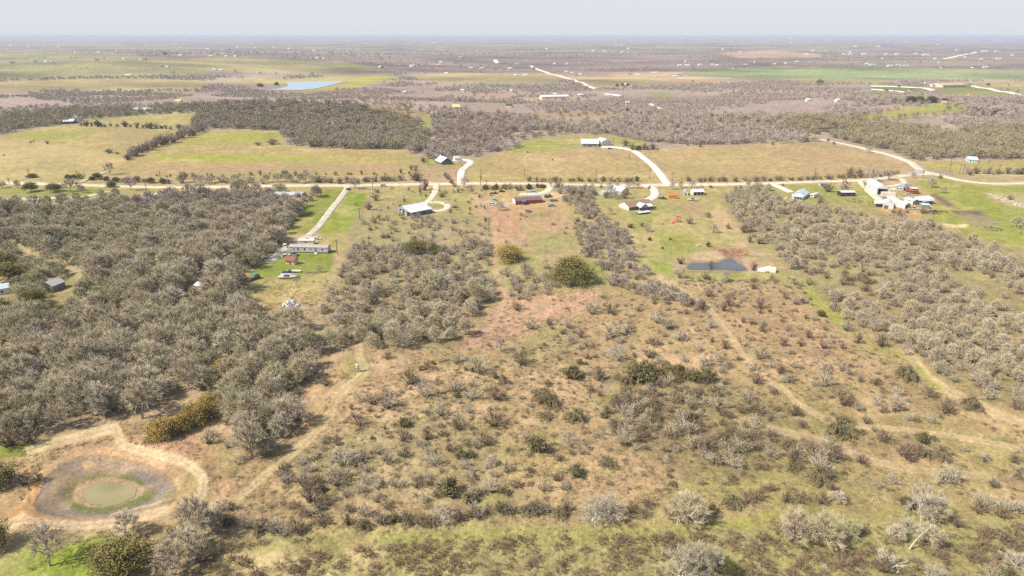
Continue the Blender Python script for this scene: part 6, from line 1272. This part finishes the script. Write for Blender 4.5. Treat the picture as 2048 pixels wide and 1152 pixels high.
for a in [('suv','white SUV at the left end of the grey mobile home','car',570,495,-70,'white','suv'),('car','white saloon parked on the tan ground behind the mobile home','car',634,479,5,'white','car'),
 ('car','pale car half hidden at the wood edge left of the gravel pad','car',533,519,20,'pale blue','car'),('pickup','dark small truck on the grass in front of the mobile home','truck',588,511,150,'grey','pickup'),('buggy','little dark buggy beside the pink shed','buggy',571,513,40,'white','car'),
 ('pickup','blue truck among the row of trailers on the lawn edge','truck',577,547,0,'blue','pickup'),('car','white car parked on the driveway turning circle','car',894,408,8,'white','car'),('car','dark brown car leftmost in the red home yard','car',989,388,0,'dark brown','pickup'),
 ('car','black car second in the red home yard','car',1004,384,10,'black','car'),('pickup','purple-dark pickup beside the road above the red home','truck',1041,381,-5,'dark brown','pickup'),('car','small white car left of the pale blue van','car',1057,386,10,'white','car'),
 ('van','pale blue van beside the red home drive','van',1067.5,386,-10,'pale blue','suv'),('suv','left of two black SUVs on the red home drive','car',1092,394.5,80,'black','suv'),('suv','right of two black SUVs on the red home drive','car',1099.5,393.5,80,'black','suv'),
 ('pickup','black and white pickup beside the orange container','truck',1325,398,-15,'black','pickup'),('suv','grey car under bushes right of the red home','car',1130,402,0,'silver','suv'),('pickup','teal-hooded truck parked right below the red home','truck',1103,413,20,'pale blue','pickup'),
 ('car','blue car glimpsed behind the roadside hedge by the barn drive','car',767,373,0,'pale blue','suv'),('car','white car by the long white-roofed barn','car',1233,293.5,-20,'white','car'),('car','second white car on the rise, right of the barns','car',1246,294.5,10,'white','car'),
 ('car','dark red car left of the play lawn beside the barns on the rise','car',1220,298,0,'dark brown','car'),('car','white car beside the red shed','car',1817,389.5,0,'white','car'),('car','black car passing at the mouth of the gravel lane','car',697,380,60,'black','car'),
 ('pickup','white pickup in the orange yard by the narrow white shed','truck',1826,419,-10,'silver','pickup'),('buggy','red buggy by the driveway turning circle','buggy',911,416,0,'red','car'),('suv','white vehicle under the round tree left of the red home','car',985,410,0,'white','suv'),
 ('car','white vehicle right of the round tree in the red home yard','car',1007,415,0,'white','car'),('van','small pale blue hut-like van above the round tree','van',988.5,401,90,'pale blue','suv'),('car','dark car on the hill paddock far right','car',1811,409,0,'grey','car')]:
    vehicle(*a)
def boat(name, label, u, v, ang, L=8.5, col=WHITE):
    e = root(name, label, 'boat', G(u, v), math.radians(ang)); n = 9; V = []; Fc = []
    for k in range(n):
        t = k / (n - 1); w = 1.15 * (1 - max(0, (t - .45) / .55) ** 2.2) + .02; x = -L/2 + L*t
        V += [(x, -w, 1.35 + .25*t), (x, -w*.75, .7 + .15*t*t), (x, 0, .5 + .5*t**4), (x, w*.75, .7 + .15*t*t), (x, w, 1.35 + .25*t)]
    for k in range(n - 1):
        for j in range(4): Fc.append((k*5 + j, k*5 + j + 1, (k+1)*5 + j + 1, (k+1)*5 + j))
        Fc.append((k*5 + 4, k*5, (k+1)*5, (k+1)*5 + 4))
    Fc.append((0, 1, 2, 3, 4)); MB().add(V, Fc).build('hull', col, e)
    MB().prism([(-L*.2, 1.4), (L*.1, 1.4), (0, 2.1), (-L*.2, 2.0)], -.8, .8).build('windscreen', GLASS, e)
    t = MB().box(-L*.45, -.8, .3, L*.55, -.65, .45).box(-L*.45, .65, .3, L*.55, .8, .45).build('trailer_frame', GREYS, e)
    for s in (-1, 1): MB().tube((-L*.15, s*.8, .35), (-L*.15, s*1.05, .35), .35, n=10).build('wheel', BLACKW, e)
boat('boat', 'white motorboat on a trailer below the open shed', 1387, 402, -6); 
boat('boat', 'long pale boat lying lowest in the row of trailers on the lawn', 577, 558, 2, 9.5, CREAM)
def flatbed(label, u, v, ang, L=7, col=GREYS, load=None):
    e = root('flatbed_trailer', label, 'trailer', G(u, v), math.radians(ang)); MB().box(-L/2, -1.1, .6, L/2, 1.1, .78).build('deck', col, e)
    MB().box(L/2, -.07, .5, L/2 + 1.4, .07, .6).build('drawbar', col, e)
    for x in (-.6, .4):
        for s in (-1, 1): MB().tube((x, s*1.12, .38), (x, s*1.32, .38), .38, n=10).build('wheel', BLACKW, e)
    if load: MB().box(-L*.4, -.9, .785, L*.4, .9, 1.5).build('load', load, e)
flatbed('pale flatbed trailer topmost behind the blue truck on the lawn', 588, 544, 0, 7, CREAM)
flatbed('flatbed trailer between the blue truck and the long pale boat', 578, 551.5, 0, 8, CREAM)
flatbed('rusty trailer with load on the tan grass right of the pale boat', 588, 555, 5, 4, GREYS, WOOD)
flatbed('low dark trailer right of the red mobile home', 1107, 402.5, 0, 6, WOOD, WOOD)
p = G(505, 560); e = root('old_truck', 'teal-topped old truck at the wood edge on the lawn', 'truck', p, math.radians(62))
MB().prism([(-4, .5), (4, .5), (4, 1.5), (3.4, 1.6), (-4, 1.6)], -1.1, 1.1).build('body', R_RED, e); MB().prism([(.6, 1.61), (3.6, 1.61), (3.2, 2.5), (.9, 2.5)], -1, 1).build('cab', M('paint_teal', CARP['teal'], rough=.35), e)
for x in (-2.4, 2.4):
    for s in (-1, 1): MB().tube((x, s*1.0, .45), (x, s*1.2, .45), .45, n=10).build('wheel', BLACKW, e)
# covered trailer by the pond
p, rz, L = place2((1515, 544), (1551, 546.5)); e = root('covered_trailer', 'long white tarp-covered trailer beside the blue farm pond', 'trailer', p, rz)
V = []; n = 7
for k in range(n):
    t = k/(n-1); x = t*L; h = (1.2 + 1.6*min(1, t*2.2)) * (1 + .05*math.sin(k*2.1)); V += [(x, 0, .2), (x, .1, h*.8), (x, 1.4, h), (x, 2.8, h*.8), (x, 3.0, .2)]
Fc = [(k*5 + j, (k+1)*5 + j, (k+1)*5 + j + 1, k*5 + j + 1) for k in range(n-1) for j in range(4)] + [(0, 1, 2, 3, 4), tuple(range(5*n - 1, 5*n - 6, -1))]
MB().add(V, Fc).build('cover', M('white_tarp', (.78,.72,.66), var=.06), e)
for x in (L*.5, L*.62):
    for y in (-.1, 2.9): MB().tube((x, y, .38), (x, y + .2, .38), .38, n=10).build('wheel', BLACKW, e)
# rubble heap: each block of its own
e = root('rubble_heap', 'heap of broken white concrete blocks at the edge of the tan yard', 'rubble', G(582, 611), 0)
RB = [M('broken_concrete', (.66,.64,.64), var=.1), M('grey_concrete', (.36,.35,.38), var=.1), WHITE]
for k in range(110):
    a = _r.uniform(0, 6.28); q = _r.random() ** .6; x, y = math.cos(a)*q*3.6, math.sin(a)*q*3.0; z = (1 - q)*2.6*_r.uniform(.5, 1.05); s = _r.uniform(.25, .6)
    b = MB(); c = [(dx*s*_r.uniform(.7, 1.2), dy*s*_r.uniform(.6, 1.1), dz*s*_r.uniform(.4, .9)) for dz in (-1, 1) for dx, dy in ((-1,-1),(1,-1),(1,1),(-1,1))]
    b.add(c, [(0,3,2,1),(4,5,6,7),(0,1,5,4),(1,2,6,5),(2,3,7,6),(3,0,4,7)]); o = b.build('block', RB[k % 3], e); o.location = (x, y, z + .2); o.rotation_euler = (_r.uniform(-.6,.6), _r.uniform(-.6,.6), _r.uniform(0, 3))
# game feeder
e = root('game_feeder', 'white drum game feeder on tall legs in the green spot of the meadow', 'feeder', G(715.5, 744), .3)
MB().tube((0, 0, 1.7), (0, 0, 3.0), .55, n=12).build('drum', CREAM, e); MB().tube((0, 0, 3.004), (0, 0, 3.2), .6, .15, 12).build('lid', WHITE, e)
for k in range(3): a = k*2.094; MB().tube((.5*math.cos(a), .5*math.sin(a), 1.8), (.95*math.cos(a), .95*math.sin(a), -.1), .06, n=5).build('leg', GREYS, e)
# play set
e = root('play_set', 'red and white play set on the lawn of the ranch house', 'play set', G(1351, 444), -.9)
for x in (0, 2): [MB().box(x, y, 0, x + .12, y + .12, 3).build('post', WOOD, e) for y in (0, 2)]
MB().box(0, 0, 1.4, 2.1, 2.1, 1.5).build('platform', WOOD, e); MB().prismx([(-.2, 3.0), (1.06, 4.0), (2.3, 3.0), (1.06, 3.9)], -.2, 2.3).build('canopy', M('red_plastic', (.5,.03,.05)), e)
MB().prismx([(-4.5, .1), (0, 1.45), (0, 1.6), (-4.5, .25)], .5, 1.5).build('slide', MC['red_plastic'], e); MB().box(-4, -2.5, -.1, 3, 2.4, .07).build('mat', PINKW, e); MB().tube((1, 2.2, 3), (1, 6.5, 3), .07).build('swing_beam', WHITE, e)
for y in (3.4, 4.8): MB().box(.8, y, .6, 1.2, y + .5, .66).build('swing_seat', BLACKW, e)
# trampoline & small yard things
def trampoline(label, u, v, r=2.0, hgt=.9, pad=GREYS):
    e = root('trampoline', label, 'trampoline', G(u, v), 0); MB().tube((0, 0, hgt - .1), (0, 0, hgt), r, n=18).build('bed', BLACKW, e)
    ring = MB(); n = 18
    for k in range(n): a, b = 2*math.pi*k/n, 2*math.pi*(k+1)/n; ring.tube((r*math.cos(a), r*math.sin(a), hgt), (r*math.cos(b), r*math.sin(b), hgt), .14, n=5)
    ring.build('frame', pad, e)
    for k in range(4): a = k*1.571 + .5; MB().tube((r*math.cos(a), r*math.sin(a), hgt), (r*math.cos(a), r*math.sin(a), -.1), .05, n=5).build('leg', GREYS, e)
trampoline('round trampoline on the dirt in front of the red mobile home', 1056, 424, 2.4)
def table(label, u, v, ang, m=WOOD):
    e = root('picnic_table', label, 'picnic table', G(u, v), ang); MB().box(-1, -.4, .7, 1, .4, .78).build('tabletop', m, e)
    for y in (-.75, .75): MB().box(-1, y - .14, .42, 1, y + .14, .48).build('bench', m, e)
    for x in (-.7, .7): MB().box(x - .05, -.8, 0, x + .05, .8, .1).box(x - .05, -.06, .1, x + .05, .06, .7).build('leg', m, e)
table('picnic table on the lawn left of the red play set', 1325, 449, .3); table('picnic table by the bare lawn tree left of the play set', 1300, 444, -.4); table('dark picnic table in front of the red mobile home', 1043, 432, .2)
def stack(name, label, cat, u, v, parts, ang=0.0):
    e = root(name, label, cat, G(u, v), ang)
    for (nm, m, bx) in parts: MB().box(*bx).build(nm, m, e)
    return e
def pile(name, label, cat, u, v, n, rx, ry, h, mats, piece, long=2.0, thin=.12):
    """heap of sticks, boards or scrap, each its own piece"""
    e = root(name, label, cat, G(u, v), 0)
    for k in range(n):
        a = _r.uniform(0, 6.28); q = _r.random() ** .5; x, y = math.cos(a)*q*rx, math.sin(a)*q*ry; t = _r.uniform(0, 3.14); z = .15 + (1 - q)*h*_r.random(); l = long*_r.uniform(.5, 1)
        MB().tube((x - math.cos(t)*l/2, y - math.sin(t)*l/2, z), (x + math.cos(t)*l/2, y + math.sin(t)*l/2, z + _r.uniform(-.3, .5)), thin*_r.uniform(.6, 1.3), thin*.5, 5).build(piece, mats[k % len(mats)], e)
GREYW = M('bleached_wood', (.45,.40,.34), var=.1); RUST = M('rust', (.28,.10,.045), var=.2)
pile('brush_pile', 'brown brush pile ringed with pale boards below the black-walled shed', 'brush pile', 1712, 402, 70, 6.5, 6, 1.6, [WOOD, RUST, GREYW], 'branch', 3)
pile('scrap_pile', 'rust-red scrap pile left of the arched barn', 'scrap pile', 1744, 406, 50, 4.5, 4, 1.6, [RUST, RUST, GREYW], 'scrap_piece', 2)
pile('brush_pile', 'long grey brush pile in the orange yard below the sheds', 'brush pile', 1790, 431, 50, 8, 5, 1.4, [WOOD, GREYW], 'branch', 3.5)
pile('scrap_pile', 'dark heap under tarp right of the grey-green shed', 'scrap pile', 1867, 425, 50, 6, 5, 2.4, [BLACKW, WOOD], 'scrap_piece', 2.6, .3)
pile('brush_pile', 'small rust heap right of the dark tarp heap', 'brush pile', 1887, 424, 24, 3, 3, 1, [RUST, WOOD], 'branch', 2)
pile('driftwood_pile', 'reddish dead branches on the bank above the blue pond', 'branches', 1470, 508, 90, 9, 10, .8, [RUST, PINKW, WOOD], 'branch', 4, .1)
pile('brush_pile', 'white scrap strewn in the grey scrub below the mobile home', 'scrap pile', 828, 512, 60, 9, 5, .7, [WHITE, GREYS], 'scrap_piece', 2.5, .16)
pile('scrap_pile', 'pale scrap at the edge of the red dirt yard', 'scrap pile', 1030, 482, 50, 6, 6, .6, [WHITE, GREYS, GREYW], 'scrap_piece', 1.8, .14)
pile('brush_pile', 'dark straw pile on the green strip beyond the garden', 'brush pile', 1983, 458, 40, 6, 5, 1.5, [WOOD, BLACKW], 'branch', 3)
pile('brush_pile', 'low dark brush line on the tan grass right of the yard tree', 'brush pile', 622, 546, 30, 4, 1.5, .5, [WOOD], 'branch', 2)
pile('scrap_pile', 'white and red scrap at the turning circle edge', 'scrap pile', 912, 419, 24, 4, 2.5, .8, [WHITE, RUST, REDW], 'scrap_piece', 2)
pile('lumber_pile', 'pale stacked boards beside the tall white workshop', 'lumber', 1795, 395, 30, 7, 7, .4, [GREYW, CREAM], 'board', 5, .18)
pile('lumber_pile', 'pale boards behind the black-walled shed yard', 'lumber', 1727, 394.5, 14, 5, 2, .4, [GREYW, CREAM], 'board', 4, .15)
pile('log_pile', 'grey fallen logs at the left edge above the muddy pond', 'logs', 17, 973, 14, 2.6, 1.2, .4, [GREYW], 'log', 2.6, .16)
pile('dead_wood', 'bleached fallen branches on the path bend at right', 'dead wood', 1845, 712, 12, 1.6, 1, .5, [GREYW, WHITE], 'branch', 2, .07)
pile('dead_wood', 'pale fallen wood left of the thicket top', 'dead wood', 1205, 778, 16, 2.2, 1.6, .3, [GREYW], 'branch', 2, .09)
# stones on the right pasture
STM = M('field_stone', (.62,.58,.52), var=.12)
_sm = []
for k in range(4):
    b = MB(); c = [(dx*_r.uniform(.6, 1.1), dy*_r.uniform(.6, 1.1), dz*_r.uniform(.4, .8)) for dz in (-.6, 1) for dx, dy in ((-1,-1),(1,-1),(1,1),(-1,1))]
    b.add(c, [(0,3,2,1),(4,5,6,7),(0,1,5,4),(1,2,6,5),(2,3,7,6),(3,0,4,7)]); _sm.append(b.mesh('stone', STM))
for k in range(90):
    t = k / 90; u = 1978 + 75*t + _r.uniform(-6, 6); v = 388 + 26*t + _r.uniform(-3, 4); o = link('field_stone', _sm[k % 4]); o.location = G(u, v); s = _r.uniform(.25, .75); o.scale = (s, s, s*.8); o.rotation_euler = (0, 0, _r.uniform(0, 3))
    tag(o, 'pale field stone strewn down the right-hand pasture bank', 'stone', 'pale stones strewn on the pasture bank')
# gate and fence by the left drive
p, rz, L = place2((322, 386), (346, 375)); e = root('ranch_gate', 'pale pipe fence along the left gate driveway', 'fence', p, rz)
for k in range(6): MB().tube((L*k/5, 0, -.2), (L*k/5, 0, 1.6), .09, n=6).build('post', GREYS, e)
for z in (.5, 1.0, 1.5): MB().tube((0, 0, z), (L, 0, z), .06, n=6).build('rail', GREYS, e)
# white hose-like pipe by the right track
e = root('bent_pipe', 'bleached bent white pipe arching beside the right track', 'pipe', G(1969, 800), .2)
pts = [(3.2*math.cos(a) - 1.0, .2, 1.1*math.sin(a)) for a in [k*.3 for k in range(10)]]
for a, b in zip(pts, pts[1:]): MB().tube(a, b, .09, n=6).build('segment', WHITE, e)
# bleached snags
def snag(label, segs, s):
    """white dead limbs traced as (foot u, v, then heights and leans)"""
    (u, v) = segs[0]; e = root('dead_snag', label, 'dead tree', G(u, v), 0); p0 = G(u, v); k_ = ppm(p0)
    def P(a, b): return Vector(((a - u)/k_, .15*(a - u)/k_, (v - b)/k_/.78))
    for nm, ln, r0 in segs[1:]:
        q = [P(*c) for c in ln]; n = len(q) - 1; mb = MB()
        for i in range(n): mb.tube(q[i], q[i+1], r0*(1 - .75*i/n), r0*(1 - .75*(i+1)/n) + .015, 6)
        mb.build(nm, PALEBARK, e)
snag('leaning white dead trunk rising through the right grey tree', [(1841,1046),('trunk',[(1841,1048),(1838,1030),(1831,1018),(1828,1008),(1825,1003)],.2),('branch',[(1831,1018),(1834,1008),(1829,1002)],.08)], 1)
snag('bleached forked dead snag at lower right', [(1817,1100),('trunk',[(1817,1102),(1822,1090),(1830,1080),(1838,1071)],.17),('branch',[(1838,1071),(1847,1068),(1855,1072)],.08),('branch',[(1838,1071),(1849,1062),(1853,1053),(1850,1050)],.08),('branch',[(1830,1080),(1834,1084),(1836,1082)],.09),('branch',[(1824,1087),(1828,1076)],.08)], 1)
snag('curved white dead branch above the grey trees at lower right', [(1686,1052),('trunk',[(1686,1054),(1685,1040),(1683,1030),(1679,1022),(1670,1018)],.16)], 1)
snag('thin pale stub standing alone right of the bottom hedge', [(1743,1003),('trunk',[(1743,1004),(1744,998),(1745,992)],.12)], 1)
snag('fallen white limb at the foot of the lower right white bush', [(1796,1148),('trunk',[(1788,1130),(1793,1138),(1799,1146),(1802,1152)],.22),('branch',[(1793,1138),(1799,1136)],.1),('branch',[(1796,1142),(1790,1148)],.1)], 1)
snag('tall pale branching trunk of the leaning cream tree', [(1846,1026),('trunk',[(1846,1028),(1843,1010),(1838,996),(1829,980),(1818,968),(1806,958),(1800,948)],.28),('branch',[(1838,996),(1834,990),(1826,988)],.1),('branch',[(1843,1006),(1848,990),(1849,975)],.14),('branch',[(1818,968),(1812,965)],.08)], 1)
# white cow-like dog and small dots in the blue pond yard
def cow(label, u, v, ang, col, s=1.0):
    e = root('cow', label, 'cow', G(u, v), ang)
    b = MB(); ring = [(-1.05, .95, .18, .22), (-.95, 1.0, .30, .36), (-.4, .98, .36, .42), (.3, 1.0, .36, .44), (.8, 1.05, .30, .38), (1.15, 1.3, .17, .22), (1.4, 1.42, .14, .17), (1.62, 1.3, .12, .15), (1.8, 1.15, .08, .1)]
    V = []; n = 8
    for x, z, ry, rz_ in ring: V += [(x*s, math.cos(6.283*k/n)*ry*s, (z + math.sin(6.283*k/n)*rz_)*s) for k in range(n)]
    Fc = [(i*n + k, i*n + (k+1) % n, (i+1)*n + (k+1) % n, (i+1)*n + k) for i in range(len(ring)-1) for k in range(n)] + [tuple(range(n-1, -1, -1)), tuple(range(len(V)-n, len(V)))]
    b.add(V, Fc)
    for x in (-.8, .65):
        for y in (-.2, .2): b.tube((x*s, y*s, .75*s), ((x - .05)*s, y*s, .4*s), .12*s, .07*s, 6).tube(((x - .05)*s, y*s, .4*s), (x*s, y*s, -.03), .07*s, .06*s, 6)
    b.tube((-1.05*s, 0, 1.1*s), (-1.15*s, 0, .5*s), .04*s, .03*s, 5).build('body', col, e)
cow('white animal standing on the lawn above the blue pond', 1397, 493.5, .3, CREAM)
# ---------------------------------------------------------------- haze
def haze():
    m = bpy.data.materials.new('haze_air'); m.use_nodes = True; N = m.node_tree.nodes; N.clear()
    o_ = N.new('ShaderNodeOutputMaterial'); v = N.new('ShaderNodeVolumePrincipled')
    v.inputs['Color'].default_value = (.60, .68, .84, 1); v.inputs['Density'].default_value = HAZE_D; v.inputs['Anisotropy'].default_value = 0.0
    m.node_tree.links.new(v.outputs[0], o_.inputs['Volume'])
    b = MB().box(-62000, -62000, -40, 62000, 62000, 118)
    o = b.build('haze', m); tag(o, kind='stuff')
HAZE_D = 0.85e-4
haze()
